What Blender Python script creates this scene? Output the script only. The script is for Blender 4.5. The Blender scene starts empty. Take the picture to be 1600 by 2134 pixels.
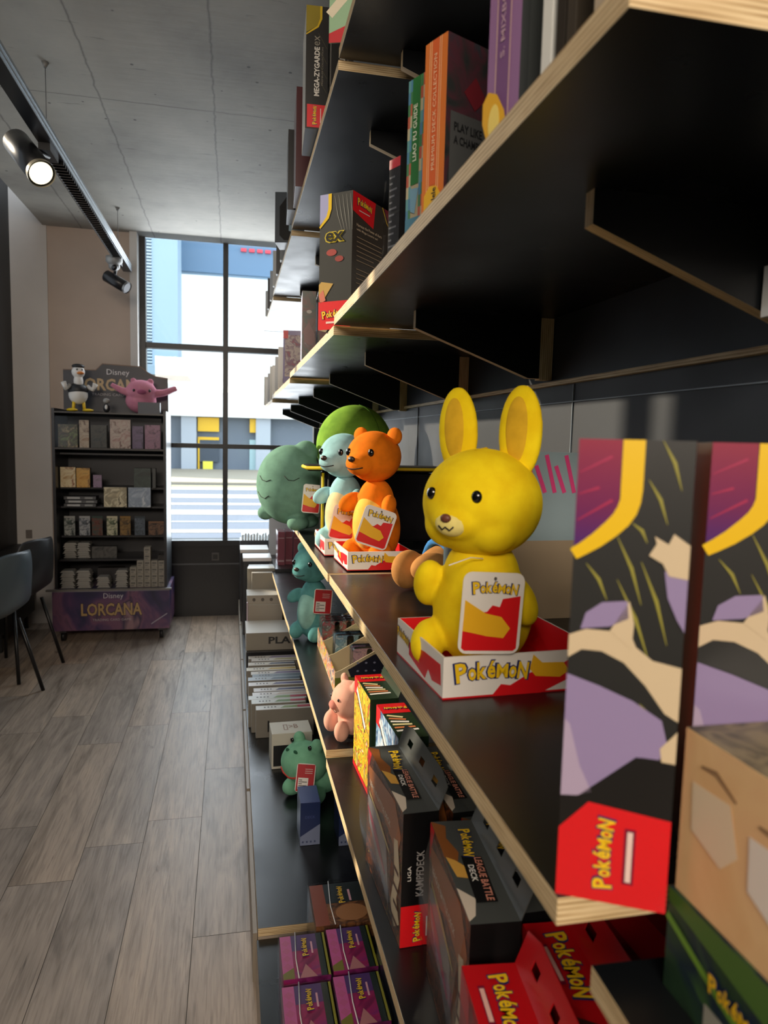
import bpy, bmesh, math, random
from mathutils import Vector, Matrix, Euler
random.seed(7)
PI = math.pi
SC = bpy.context.scene
COL = SC.collection
V = Vector

# ------------------------------------------------------------------ camera
RM = ((0.977602, 0.003532, 0.210432), (-0.208921, -0.104461, 0.972337), (0.025416, -0.994523, -0.101383))
EYE = V((0, 0, 1.40))
cam_d = bpy.data.cameras.new('camera'); cam = bpy.data.objects.new('camera', cam_d); COL.objects.link(cam)
cam.matrix_world = Matrix(((RM[0][0], -RM[0][1], -RM[0][2], EYE.x), (RM[1][0], -RM[1][1], -RM[1][2], EYE.y),
                           (RM[2][0], -RM[2][1], -RM[2][2], EYE.z), (0, 0, 0, 1)))
cam_d.sensor_fit = 'HORIZONTAL'; cam_d.sensor_width = 36; cam_d.lens = 1480 * 36 / 1600
cam_d.clip_start = 0.02; cam_d.clip_end = 200
cam_d.dof.use_dof = True; cam_d.dof.focus_distance = 1.75; cam_d.dof.aperture_fstop = 8.5
SC.camera = cam

# ------------------------------------------------------------------ world, sun, daylight through the windows, added warm fill, exposure
SC.view_settings.view_transform = 'Standard'; SC.view_settings.look = 'None'
SC.view_settings.exposure = 0.55; SC.view_settings.gamma = 1.0; SC.view_settings.use_curve_mapping = False
w = bpy.data.worlds.new('sky'); SC.world = w; w.use_nodes = True
wb = w.node_tree.nodes['Background']; wb.inputs[0].default_value = (0.82, 0.91, 1.0, 1); wb.inputs[1].default_value = 2.6
def lamp(name, kind, loc, direction, energy, color, **kw):
    d = bpy.data.lights.new(name, kind); d.energy = energy; d.color = color
    for k, v in kw.items(): setattr(d, k, v)
    o = bpy.data.objects.new(name, d); COL.objects.link(o); o.location = loc
    o.rotation_euler = V(direction).to_track_quat('-Z', 'Y').to_euler(); return o
SUN_DIR = (0.85, -0.42, -0.36)
lamp('sun', 'SUN', (-4, 1, 4), SUN_DIR, 19.0, (1.0, 0.86, 0.66), angle=0.02)
lamp('daylight_far_window', 'AREA', (0.0, 5.56, 1.7), (0.0, -1, -0.10), 23, (0.90, 0.95, 1.0), shape='RECTANGLE', size=1.25, size_y=2.2)
lamp('warm_fill_behind', 'AREA', (-0.5, -1.9, 2.45), (0.04, 1.0, -0.26), 58, (1.0, 0.86, 0.72), shape='RECTANGLE', size=1.6, size_y=0.6)  # added warm fill light behind the camera, not a shop fixture

# ------------------------------------------------------------------ materials
def lin(c): return c / 12.92 if c <= 0.04045 else ((c + 0.055) / 1.055) ** 2.4
def hx(s): return tuple(lin(int(s[i:i + 2], 16) / 255) for i in (0, 2, 4)) + (1,)
_M = {}
def _new(name):
    m = bpy.data.materials.new(name); m.use_nodes = True
    return m, m.node_tree, m.node_tree.nodes['Principled BSDF']
def P(col, rough=0.45, coat=0.0, metal=0.0, spec=0.5):
    k = (col, rough, coat, metal, spec)
    if k in _M: return _M[k]
    m, nt, b = _new('print_' + col)
    b.inputs['Base Color'].default_value = hx(col); b.inputs['Roughness'].default_value = rough
    b.inputs['Coat Weight'].default_value = coat; b.inputs['Coat Roughness'].default_value = 0.15
    b.inputs['Metallic'].default_value = metal; b.inputs['Specular IOR Level'].default_value = spec
    _M[k] = m; return m
def nd(nt, t, **kw):
    n = nt.nodes.new(t)
    for k, v in kw.items(): setattr(n, k, v)
    return n
def ramp(nt, stops):
    r = nt.nodes.new('ShaderNodeValToRGB'); e = r.color_ramp.elements
    while len(e) < len(stops): e.new(0.5)
    for i, (p, c) in enumerate(stops): e[i].position = p; e[i].color = hx(c) if isinstance(c, str) else c
    return r
def math_(nt, op, a, b=None, c=None):
    n = nt.nodes.new('ShaderNodeMath'); n.operation = op
    for i, x in enumerate((a, b, c)):
        if x is None: continue
        if isinstance(x, (int, float)): n.inputs[i].default_value = x
        else: nt.links.new(x, n.inputs[i])
    return n.outputs[0]
def fabric(col, col2=None, scale=26, key='f'):
    k = (key, col, col2, scale)
    if k in _M: return _M[k]
    m, nt, b = _new('plush_' + col)
    tc = nd(nt, 'ShaderNodeTexCoord'); n = nd(nt, 'ShaderNodeTexNoise'); n.inputs['Scale'].default_value = scale; n.inputs['Detail'].default_value = 5
    nt.links.new(tc.outputs['Object'], n.inputs['Vector'])
    c1 = hx(col); c2 = hx(col2) if col2 else tuple(x * 0.78 for x in c1[:3]) + (1,)
    r = ramp(nt, ((0.35, c2), (0.62, c1))); nt.links.new(n.outputs['Fac'], r.inputs[0]); nt.links.new(r.outputs[0], b.inputs['Base Color'])
    f = nd(nt, 'ShaderNodeTexNoise'); f.inputs['Scale'].default_value = 900; f.inputs['Detail'].default_value = 2
    nt.links.new(tc.outputs['Object'], f.inputs['Vector'])
    bp = nd(nt, 'ShaderNodeBump'); bp.inputs['Strength'].default_value = 0.35; bp.inputs['Distance'].default_value = 0.001
    nt.links.new(f.outputs['Fac'], bp.inputs['Height']); nt.links.new(bp.outputs[0], b.inputs['Normal'])
    b.inputs['Roughness'].default_value = 0.9; b.inputs['Sheen Weight'].default_value = 0.35; b.inputs['Sheen Roughness'].default_value = 0.4
    b.inputs['Sheen Tint'].default_value = c1; b.inputs['Specular IOR Level'].default_value = 0.15
    _M[k] = m; return m
def laminate(name, col, rough, smudge=0.1):
    m, nt, b = _new(name)
    tc = nd(nt, 'ShaderNodeTexCoord'); n = nd(nt, 'ShaderNodeTexNoise'); n.inputs['Scale'].default_value = 5; n.inputs['Detail'].default_value = 6
    nt.links.new(tc.outputs['Object'], n.inputs['Vector'])
    mr = nd(nt, 'ShaderNodeMapRange'); mr.inputs[1].default_value = 0.3; mr.inputs[2].default_value = 0.7
    mr.inputs[3].default_value = rough - smudge; mr.inputs[4].default_value = rough + smudge
    nt.links.new(n.outputs['Fac'], mr.inputs[0]); nt.links.new(mr.outputs[0], b.inputs['Roughness'])
    b.inputs['Base Color'].default_value = hx(col)
    return m
LAM = laminate('black_laminate', '0f1215', 0.31, 0.06)
WALLP = laminate('slate_panel', '23272d', 0.6, 0.06)
def plywood(axis):
    m, nt, b = _new('plywood_edge_' + 'xyz'[axis])
    tc = nd(nt, 'ShaderNodeTexCoord'); sp = nd(nt, 'ShaderNodeSeparateXYZ'); nt.links.new(tc.outputs['Object'], sp.inputs[0])
    mp = nd(nt, 'ShaderNodeMapping'); nt.links.new(tc.outputs['Object'], mp.inputs[0])
    s = [14.0, 14.0, 14.0]; s[axis] = 500.0; mp.inputs['Scale'].default_value = s
    n = nd(nt, 'ShaderNodeTexNoise'); n.inputs['Scale'].default_value = 1; n.inputs['Detail'].default_value = 3; nt.links.new(mp.outputs[0], n.inputs['Vector'])
    wv = math_(nt, 'SINE', math_(nt, 'MULTIPLY', sp.outputs[axis], 2 * PI / 0.0044))
    mix = math_(nt, 'ADD', math_(nt, 'MULTIPLY', wv, 0.17), n.outputs['Fac'])
    r = ramp(nt, ((0.22, '9a7c50'), (0.45, 'cdb184'), (0.75, 'e6d2a8'))); nt.links.new(mix, r.inputs[0]); nt.links.new(r.outputs[0], b.inputs['Base Color'])
    b.inputs['Roughness'].default_value = 0.6
    return m
PLYX, PLYY, PLYZ = plywood(0), plywood(1), plywood(2)
def concrete():
    m, nt, b = _new('board_concrete')
    tc = nd(nt, 'ShaderNodeTexCoord'); sp = nd(nt, 'ShaderNodeSeparateXYZ'); nt.links.new(tc.outputs['Object'], sp.inputs[0])
    n = nd(nt, 'ShaderNodeTexNoise'); n.inputs['Scale'].default_value = 1.3; n.inputs['Detail'].default_value = 9; n.inputs['Roughness'].default_value = 0.62
    nt.links.new(tc.outputs['Object'], n.inputs['Vector'])
    r = ramp(nt, ((0.30, '8a8780'), (0.5, 'a6a39a'), (0.72, 'bab6ab'))); nt.links.new(n.outputs['Fac'], r.inputs[0])
    # short dark formwork scratches running across
    mp = nd(nt, 'ShaderNodeMapping'); mp.inputs['Scale'].default_value = (5, 26, 5); nt.links.new(tc.outputs['Object'], mp.inputs[0])
    n2 = nd(nt, 'ShaderNodeTexNoise'); n2.inputs['Scale'].default_value = 1.4; n2.inputs['Detail'].default_value = 6; nt.links.new(mp.outputs[0], n2.inputs['Vector'])
    r2 = ramp(nt, ((0.24, (0.55, 0.55, 0.55, 1)), (0.33, (1, 1, 1, 1)))); nt.links.new(n2.outputs['Fac'], r2.inputs[0])
    vo = nd(nt, 'ShaderNodeTexVoronoi'); vo.inputs['Scale'].default_value = 8.5; nt.links.new(tc.outputs['Object'], vo.inputs['Vector'])
    r3 = ramp(nt, ((0.045, (0.3, 0.3, 0.3, 1)), (0.07, (1, 1, 1, 1)))); nt.links.new(vo.outputs['Distance'], r3.inputs[0])
    n3 = nd(nt, 'ShaderNodeTexNoise'); n3.inputs['Scale'].default_value = 14; nt.links.new(tc.outputs['Object'], n3.inputs['Vector'])
    wob = math_(nt, 'MULTIPLY', math_(nt, 'SUBTRACT', n3.outputs['Fac'], 0.5), 0.018)
    lines = None
    for ax, val in ((0, -1.03), (0, -0.553), (0, -0.078), (0, 0.40), (1, 3.39), (1, 0.95)):
        d = math_(nt, 'ABSOLUTE', math_(nt, 'ADD', math_(nt, 'SUBTRACT', sp.outputs[ax], val), wob))
        lines = d if lines is None else math_(nt, 'MINIMUM', lines, d)
    rl = ramp(nt, ((0.0015, (0.45, 0.45, 0.45, 1)), (0.005, (1, 1, 1, 1)))); nt.links.new(lines, rl.inputs[0])
    cur = r.outputs[0]
    for o in (r2.outputs[0], r3.outputs[0], rl.outputs[0]):
        mx = nd(nt, 'ShaderNodeMix', data_type='RGBA', blend_type='MULTIPLY'); mx.inputs[0].default_value = 1
        nt.links.new(cur, mx.inputs[6]); nt.links.new(o, mx.inputs[7]); cur = mx.outputs[2]
    nt.links.new(cur, b.inputs['Base Color']); b.inputs['Roughness'].default_value = 0.7
    bp = nd(nt, 'ShaderNodeBump'); bp.inputs['Strength'].default_value = 0.12; bp.inputs['Distance'].default_value = 0.01
    nt.links.new(n2.outputs['Fac'], bp.inputs['Height']); nt.links.new(bp.outputs[0], b.inputs['Normal'])
    return m
def plank_mat():
    m, nt, b = _new('oak_planks')
    tc = nd(nt, 'ShaderNodeTexCoord'); at = nd(nt, 'ShaderNodeAttribute', attribute_name='plank')
    add = nd(nt, 'ShaderNodeVectorMath', operation='MULTIPLY_ADD'); nt.links.new(at.outputs['Color'], add.inputs[0]); add.inputs[1].default_value = (37, 37, 37)
    nt.links.new(tc.outputs['Object'], add.inputs[2])
    mp = nd(nt, 'ShaderNodeMapping'); mp.inputs['Scale'].default_value = (9, 1.3, 9); nt.links.new(add.outputs[0], mp.inputs[0])
    n = nd(nt, 'ShaderNodeTexNoise'); n.inputs['Scale'].default_value = 1.6; n.inputs['Detail'].default_value = 8; n.inputs['Distortion'].default_value = 1.4
    nt.links.new(mp.outputs[0], n.inputs['Vector'])
    mp2 = nd(nt, 'ShaderNodeMapping'); mp2.inputs['Scale'].default_value = (150, 7, 9); nt.links.new(add.outputs[0], mp2.inputs[0])
    n2 = nd(nt, 'ShaderNodeTexNoise'); n2.inputs['Scale'].default_value = 1; n2.inputs['Detail'].default_value = 4; n2.inputs['Distortion'].default_value = 0.8; nt.links.new(mp2.outputs[0], n2.inputs['Vector'])
    r = ramp(nt, ((0.30, '86796c'), (0.45, 'a6988a'), (0.60, 'b5a697'), (0.75, 'c2b19e'))); nt.links.new(n.outputs['Fac'], r.inputs[0])
    r2 = ramp(nt, ((0.32, (0.72, 0.71, 0.70, 1)), (0.55, (1, 1, 1, 1)))); nt.links.new(n2.outputs['Fac'], r2.inputs[0])
    sp = nd(nt, 'ShaderNodeSeparateXYZ'); nt.links.new(at.outputs['Color'], sp.inputs[0])
    tint = ramp(nt, ((0.0, (0.78, 0.80, 0.84, 1)), (0.5, (0.95, 0.95, 0.95, 1)), (1.0, (1.1, 1.02, 0.93, 1)))); nt.links.new(sp.outputs[1], tint.inputs[0])
    # dark knots and splits of the wood
    mp3 = nd(nt, 'ShaderNodeMapping'); mp3.inputs['Scale'].default_value = (13, 2.0, 1); nt.links.new(add.outputs[0], mp3.inputs[0])
    n3 = nd(nt, 'ShaderNodeTexNoise'); n3.inputs['Scale'].default_value = 1.0; n3.inputs['Detail'].default_value = 7; n3.inputs['Distortion'].default_value = 2.2; nt.links.new(mp3.outputs[0], n3.inputs['Vector'])
    r3 = ramp(nt, ((0.25, (0.40, 0.38, 0.36, 1)), (0.315, (1, 1, 1, 1)))); nt.links.new(n3.outputs['Fac'], r3.inputs[0])
    cur = r.outputs[0]
    for o in (r2.outputs[0], tint.outputs[0], r3.outputs[0]):
        mx = nd(nt, 'ShaderNodeMix', data_type='RGBA', blend_type='MULTIPLY'); mx.inputs[0].default_value = 1
        nt.links.new(cur, mx.inputs[6]); nt.links.new(o, mx.inputs[7]); cur = mx.outputs[2]
    nt.links.new(cur, b.inputs['Base Color'])
    b.inputs['Roughness'].default_value = 0.42
    bp = nd(nt, 'ShaderNodeBump'); bp.inputs['Strength'].default_value = 0.18; bp.inputs['Distance'].default_value = 0.002
    nt.links.new(n2.outputs['Fac'], bp.inputs['Height']); nt.links.new(bp.outputs[0], b.inputs['Normal'])
    return m
def plaster(name, col, scale=3):
    m, nt, b = _new(name)
    tc = nd(nt, 'ShaderNodeTexCoord'); n = nd(nt, 'ShaderNodeTexNoise'); n.inputs['Scale'].default_value = scale; n.inputs['Detail'].default_value = 6
    nt.links.new(tc.outputs['Object'], n.inputs['Vector']); c = hx(col)
    r = ramp(nt, ((0.3, tuple(x * 0.9 for x in c[:3]) + (1,)), (0.7, c))); nt.links.new(n.outputs['Fac'], r.inputs[0]); nt.links.new(r.outputs[0], b.inputs['Base Color'])
    b.inputs['Roughness'].default_value = 0.85; return m
def see_through(name, tint, gloss_rough, strength=1.0):
    m = bpy.data.materials.new(name); m.use_nodes = True; nt = m.node_tree; nt.nodes.clear()
    o = nd(nt, 'ShaderNodeOutputMaterial'); t = nd(nt, 'ShaderNodeBsdfTransparent'); t.inputs[0].default_value = tint
    g = nd(nt, 'ShaderNodeBsdfGlossy'); g.inputs['Roughness'].default_value = gloss_rough
    f = nd(nt, 'ShaderNodeLayerWeight'); f.inputs[0].default_value = 0.5
    mx = nd(nt, 'ShaderNodeMixShader'); nt.links.new(math_(nt, 'MULTIPLY_ADD', math_(nt, 'POWER', f.outputs['Facing'], 4.0), 0.45 * strength, 0.022 * strength), mx.inputs[0])
    nt.links.new(t.outputs[0], mx.inputs[1]); nt.links.new(g.outputs[0], mx.inputs[2]); nt.links.new(mx.outputs[0], o.inputs[0]); return m
GLASS = see_through('window_glass', (0.93, 0.96, 0.97, 1), 0.0, 0.9)
WRAP = see_through('clear_plastic', (0.90, 0.91, 0.93, 1), 0.12, 1.3)
def gradient_print(name, axis, a, b_, stops, rough=0.35):
    """printed colour blend along a local axis (printed artwork, not light)"""
    m, nt, b = _new(name)
    tc = nd(nt, 'ShaderNodeTexCoord'); sp = nd(nt, 'ShaderNodeSeparateXYZ'); nt.links.new(tc.outputs['Object'], sp.inputs[0])
    mr = nd(nt, 'ShaderNodeMapRange'); mr.inputs[1].default_value = a; mr.inputs[2].default_value = b_
    n = nd(nt, 'ShaderNodeTexNoise'); n.inputs['Scale'].default_value = 6; nt.links.new(tc.outputs['Object'], n.inputs['Vector'])
    nt.links.new(sp.outputs[axis], mr.inputs[0])
    x = math_(nt, 'ADD', mr.outputs[0], math_(nt, 'MULTIPLY', math_(nt, 'SUBTRACT', n.outputs['Fac'], 0.5), 0.5))
    r = ramp(nt, stops); nt.links.new(x, r.inputs[0]); nt.links.new(r.outputs[0], b.inputs['Base Color']); b.inputs['Roughness'].default_value = rough
    return m
def mottled(name, cols, scale, rough=0.4, dist=1.5):
    m, nt, b = _new(name)
    tc = nd(nt, 'ShaderNodeTexCoord'); n = nd(nt, 'ShaderNodeTexNoise'); n.inputs['Scale'].default_value = scale; n.inputs['Detail'].default_value = 3; n.inputs['Distortion'].default_value = dist
    nt.links.new(tc.outputs['Object'], n.inputs['Vector'])
    k = len(cols); r = ramp(nt, [(0.3 + 0.4 * i / (k - 1), c) for i, c in enumerate(cols)]); nt.links.new(n.outputs['Fac'], r.inputs[0])
    nt.links.new(r.outputs[0], b.inputs['Base Color']); b.inputs['Roughness'].default_value = rough; return m

RED, WHITE, BLACK, YEL, NAVY = P('d8141c', .4, .3), P('e9e4dc', .5, .2), P('131313', .35, .3), P('f0c419', .4, .2), P('1d2a63', .4)
GREY = P('3a3c3a', .4, .3); CREAM = P('d9cbaa', .6); DGREY = P('232423', .38, .3)

# ------------------------------------------------------------------ mesh building
class F:
    """a flat face to print on: origin, right, up; out of the face is right x up"""
    def __init__(s, o, u, v): s.o = V(o); s.u = V(u).normalized(); s.v = V(v).normalized(); s.n = s.u.cross(s.v)
    def at(s, a, b, h=0.0): return s.o + s.u * a + s.v * b + s.n * h
    def sub(s, a, b, ang=0.0):
        c, q = math.cos(ang), math.sin(ang)
        return F(s.at(a, b), s.u * c + s.v * q, s.v * c - s.u * q)
def front(x=0, y=0, z=0): return F((x, y, z), (1, 0, 0), (0, 0, 1))
def left(d, x=0, z=0): return F((x, d, z), (0, -1, 0), (0, 0, 1))
def right(w_, z=0): return F((w_, 0, z), (0, 1, 0), (0, 0, 1))
def top(h): return F((0, 0, h), (1, 0, 0), (0, 1, 0))
EPS = 0.0004
_TXT = {}
def text_mesh(s, off=0.0):
    k = (s, off)
    if k not in _TXT:
        cu = bpy.data.curves.new('t', 'FONT'); cu.body = s; cu.size = 1; cu.offset = off; cu.resolution_u = 2
        ob = bpy.data.objects.new('t', cu); me = bpy.data.meshes.new_from_object(ob)
        vs = [v.co.copy() for v in me.vertices]; fs = [tuple(p.vertices) for p in me.polygons]
        bpy.data.objects.remove(ob); bpy.data.curves.remove(cu); bpy.data.meshes.remove(me)
        _TXT[k] = (vs, fs)
    return _TXT[k]
class MB:
    def __init__(s): s.bm = bmesh.new(); s.mats = []
    def mi(s, m):
        if m not in s.mats: s.mats.append(m)
        return s.mats.index(m)
    def face(s, pts, m, smooth=False):
        vs = [s.bm.verts.new(p) for p in pts]
        try: f = s.bm.faces.new(vs)
        except ValueError: return
        f.material_index = s.mi(m); f.smooth = smooth; return f
    def box(s, lo, hi, m, faces={}, M=None):
        x0, y0, z0 = lo; x1, y1, z1 = hi
        c = [V((x, y, z)) for z in (z0, z1) for y in (y0, y1) for x in (x0, x1)]
        if M: c = [M @ p for p in c]
        vs = [s.bm.verts.new(p) for p in c]
        for k, ix in (('-z', (0, 2, 3, 1)), ('z', (4, 5, 7, 6)), ('-y', (0, 1, 5, 4)), ('y', (2, 6, 7, 3)), ('-x', (0, 4, 6, 2)), ('x', (1, 3, 7, 5))):
            f = s.bm.faces.new([vs[i] for i in ix]); f.material_index = s.mi(faces.get(k, m))
        return s
    def prism(s, pts, n, m, mside=None):
        """pts: list of Vector (a flat outline); n: offset vector of the far side"""
        a = [s.bm.verts.new(p) for p in pts]; b = [s.bm.verts.new(V(p) + V(n)) for p in pts]
        f = s.bm.faces.new(list(reversed(a))); f.material_index = s.mi(m); f = s.bm.faces.new(b); f.material_index = s.mi(m)
        k = len(pts)
        for i in range(k):
            q = s.bm.faces.new((a[i], a[(i + 1) % k], b[(i + 1) % k], b[i])); q.material_index = s.mi(mside or m)
        return s
    def flat(s, fr, pts, m, k=1): s.face([fr.at(a, b, EPS * k) for a, b in pts], m); return s
    def rect(s, fr, a0, b0, a1, b1, m, k=1): return s.flat(fr, ((a0, b0), (a1, b0), (a1, b1), (a0, b1)), m, k)
    def disc(s, fr, a, b, ra, rb, m, k=1, n=18, ang=0.0):
        pts = []
        for i in range(n):
            t = 2 * PI * i / n; x, y = ra * math.cos(t), rb * math.sin(t)
            pts.append((a + x * math.cos(ang) - y * math.sin(ang), b + x * math.sin(ang) + y * math.cos(ang)))
        return s.flat(fr, pts, m, k)
    def stroke(s, fr, pts, wd, m, k=1):
        """a band of width wd along a line in the face"""
        P_ = [V((a, b)) for a, b in pts]; L, Rr = [], []
        for i, p in enumerate(P_):
            t = (P_[min(i + 1, len(P_) - 1)] - P_[max(i - 1, 0)]).normalized(); n = V((-t.y, t.x)); q = wd[i] if isinstance(wd, (list, tuple)) else wd
            L.append(p + n * q / 2); Rr.append(p - n * q / 2)
        for i in range(len(P_) - 1): s.flat(fr, [tuple(L[i]), tuple(Rr[i]), tuple(Rr[i + 1]), tuple(L[i + 1])], m, k)
        return s
    def text(s, fr, t, wd, m, a=0, b=0, k=2, off=0.0, hgt=None):
        vs, fs = text_mesh(t, off)
        if not vs: return s
        x0 = min(v.x for v in vs); x1 = max(v.x for v in vs); y0 = min(v.y for v in vs); y1 = max(v.y for v in vs)
        sx = wd / (x1 - x0); sy = sx if hgt is None else hgt / (y1 - y0)
        nv = [s.bm.verts.new(fr.at(a + (v.x - x0) * sx, b + (v.y - y0) * sy, EPS * k)) for v in vs]; i_ = s.mi(m)
        for q in fs:
            try: f = s.bm.faces.new([nv[i] for i in q]); f.material_index = i_
            except ValueError: pass
        return s
    def logo(s, fr, a, b, wd, ang=0.0, k=3):
        """the yellow arched word mark with its blue outline, centred on a, b"""
        f = fr.sub(a, b, ang); word = 'Pok\u00e9MoN'; hs = (1.25, .78, 1.1, 1.12, .90, .78, 1.1); ws = (1.2, .85, 1.0, .9, 1.25, .85, 1.15)
        tot = sum(ws); x = -wd / 2; unit = wd / tot
        for ch, h_, w_ in zip(word, hs, ws):
            cw = w_ * unit; xm = x + cw / 2; arc = -(abs(xm) / (wd / 2)) ** 2 * wd * 0.05; rot = -xm / (wd / 2) * 0.16
            g = f.sub(xm, arc, rot); hh = h_ * unit * 1.45
            s.text(g, ch, cw * 1.22, NAVY, a=-cw * .61, b=-unit * .66 - unit * .1, k=k, off=0.05, hgt=hh + unit * .2)
            s.text(g, ch, cw * .90, YEL, a=-cw * .45, b=-unit * .66, k=k + 2, off=0.03, hgt=hh)
            x += cw
        return s
    def ell(s, c, r, m, rot=None, seg=20, ring=12):
        M = Matrix.Translation(V(c)) @ (rot.to_matrix().to_4x4() if rot else Matrix()) @ Matrix.Diagonal((r[0], r[1], r[2], 1))
        big = max(r) > .045
        g = bmesh.ops.create_uvsphere(s.bm, u_segments=48 if big else seg, v_segments=30 if big else ring, radius=1, matrix=M); i_ = s.mi(m)
        for v in g['verts']:
            for f in v.link_faces: f.material_index = i_; f.smooth = True
        return s
    def tube(s, pts, r, m, n=8, caps=True):
        pts = [V(p) for p in pts]; rings = []
        for i, p in enumerate(pts):
            t = (pts[min(i + 1, len(pts) - 1)] - pts[max(i - 1, 0)]).normalized()
            a = t.orthogonal().normalized() if i == 0 else (u_ - t * u_.dot(t)).normalized(); u_ = a
            b = t.cross(a); q = r[i] if isinstance(r, (list, tuple)) else r
            rings.append([s.bm.verts.new(p + (a * math.cos(2 * PI * j / n) + b * math.sin(2 * PI * j / n)) * q) for j in range(n)])
        i_ = s.mi(m)
        for x, y in zip(rings, rings[1:]):
            for j in range(n):
                f = s.bm.faces.new((x[j], x[(j + 1) % n], y[(j + 1) % n], y[j])); f.material_index = i_; f.smooth = True
        if caps:
            for rg in (list(reversed(rings[0])), rings[-1]): f = s.bm.faces.new(rg); f.material_index = i_
        return s
    def build(s, name, parent=None, bevel=0.0, smooth=False, loc=None, rotz=0.0, weld=False):
        if weld: bmesh.ops.remove_doubles(s.bm, verts=s.bm.verts, dist=1e-5)
        me = bpy.data.meshes.new(name); s.bm.normal_update(); s.bm.to_mesh(me); s.bm.free()
        for m in s.mats: me.materials.append(m)
        if smooth: me.polygons.foreach_set('use_smooth', [True] * len(me.polygons))
        o = bpy.data.objects.new(name, me); COL.objects.link(o)
        if parent: o.parent = parent
        if loc is not None: o.location = loc
        o.rotation_euler = (0, 0, rotz)
        if bevel:
            b = o.modifiers.new('b', 'BEVEL'); b.width = bevel; b.segments = 2; b.limit_method = 'ANGLE'; b.angle_limit = 0.9
        return o
def tag(o, label=None, cat=None, group=None, kind=None):
    for k, v in (('label', label), ('category', cat), ('group', group), ('kind', kind)):
        if v: o[k] = v
    return o
def thing(name, label, cat, loc=(0, 0, 0), rotz=0.0, group=None):
    o = bpy.data.objects.new(name, None); COL.objects.link(o); o.location = loc; o.rotation_euler = (0, 0, rotz); o.empty_display_size = 0.05
    return tag(o, label, cat, group)
def struct(name, mb, label=None, **kw): return tag(mb.build(name, **kw), label, None, None, 'structure')
def copy_tree(o, loc, rotz=None, label=None, group=None):
    r = o.copy(); COL.objects.link(r); r.location = loc
    if rotz is not None: r.rotation_euler = (0, 0, rotz)
    if label: r['label'] = label
    if group: r['group'] = group
    for ch in [c for c in bpy.data.objects if c.parent == o]:
        c = ch.copy(); COL.objects.link(c); c.parent = r
        for g in [q for q in bpy.data.objects if q.parent == ch]:
            d = g.copy(); COL.objects.link(d); d.parent = c
    return r

# ================================================================== ROOM
XW = 0.672          # the shelf wall
YW = 5.60           # the window wall
CEIL = 2.82
# floor of separate boards
bm = bmesh.new(); lay = bm.loops.layers.float_color.new('plank'); under = []
rows = {0: 2.25, 1: 2.43, 2: 2.57, 3: 1.92, 4: 2.2}
for i in range(-10, 6):
    x0 = -0.67 + 0.1895 * i; off = rows.get(i, random.random() * 1.03); y = off - 1.03 * 7
    while y < YW + 0.1:
        y1 = min(y + 1.03, YW + 0.1); ya = max(y, -2.5)
        if y1 > ya:
            g = 0.0009; c = (random.random(), random.random(), random.random(), 1)
            vs = [bm.verts.new(p) for p in ((x0 + g, ya + g, 0), (x0 + .1895 - g, ya + g, 0), (x0 + .1895 - g, y1 - g, 0), (x0 + g, y1 - g, 0))]
            f = bm.faces.new(vs); f.material_index = 0
            for l in f.loops: l[lay] = c
        y += 1.03
vs = [bm.verts.new(p) for p in ((-2.6, -2.5, -.002), (1, -2.5, -.002), (1, YW + .1, -.002), (-2.6, YW + .1, -.002))]
f = bm.faces.new(vs); f.material_index = 1
me = bpy.data.meshes.new('floor'); bm.to_mesh(me); bm.free(); me.materials.append(plank_mat()); me.materials.append(P('3b362f', .8))
fl = bpy.data.objects.new('floor', me); COL.objects.link(fl); tag(fl, 'grey-brown oak plank floor', None, None, 'structure')
CONC = concrete(); PINKW = plaster('warm_plaster', 'b8a596'); WHITEW = plaster('white_plaster', 'c9c4bf')
struct('ceiling', MB().box((-1.285, -2.5, CEIL), (XW + .1, YW, CEIL + .2), CONC), 'board-marked grey concrete ceiling')
DARK = P('1b1a1b', .55); FRAME = P('17191c', .4)
struct('wall_right', MB().box((XW, -2.5, 0), (XW + .12, YW, CEIL), WALLP), 'slate panelled wall behind the shelves')
struct('wall_back', MB().box((-1.6, 5.49, 0), (-1.262, 5.75, 3.4), WHITEW).box((-1.262, 5.50, 0), (-.71, 5.75, 3.4), PINKW).box((-.71, 5.46, 0), (-.66, 5.75, 3.0), WHITEW), 'plastered wall beside the window')
struct('wall_front', MB().box((-2.6, -2.6, 0), (XW + .1, -2.5, 3.4), plaster('grey_plaster', '7d7a78')), 'wall behind the camera')
mb = MB(); mb.box((-1.62, 5.0, 0), (-1.5, 5.49, 3.4), DARK); mb.box((-1.62, -2.5, 0), (-1.5, 5.0, 1.25), DARK); mb.box((-1.62, -2.5, 1.25), (-1.5, 2.08, 3.25), DARK); mb.box((-1.62, -2.5, 3.25), (-1.5, 5.0, 3.4), DARK)  # unseen sill and solid near end, shaped to steer where the sun lands
for y in (2.2, 3.6): mb.box((-1.60, y - .03, 1.25), (-1.52, y + .03, 3.25), FRAME)
struct('wall_left', mb, 'black window wall on the left')
struct('trim_1', MB().box((-1.62, -2.5, 3.4), (-1.28, YW, 3.45), DARK), 'cover over the gap by the window wall')
w2_ = bpy.data.objects.new('window_2', None); COL.objects.link(w2_); tag(w2_, 'added light-dimming glazing of the left window wall', None, None, 'structure')
DIM_GLASS = see_through('light_dimming_glass', (0.50, 0.50, 0.50, 1), 0.0, 0.9)  # added tint, cuts the sky and sun entering from the left
for a, b_ in ((2.08, 2.17), (2.23, 3.57), (3.63, 5.0)): MB().box((-1.566, a, 1.25), (-1.560, b_, 3.25), DIM_GLASS).build('window_pane', w2_)
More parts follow.
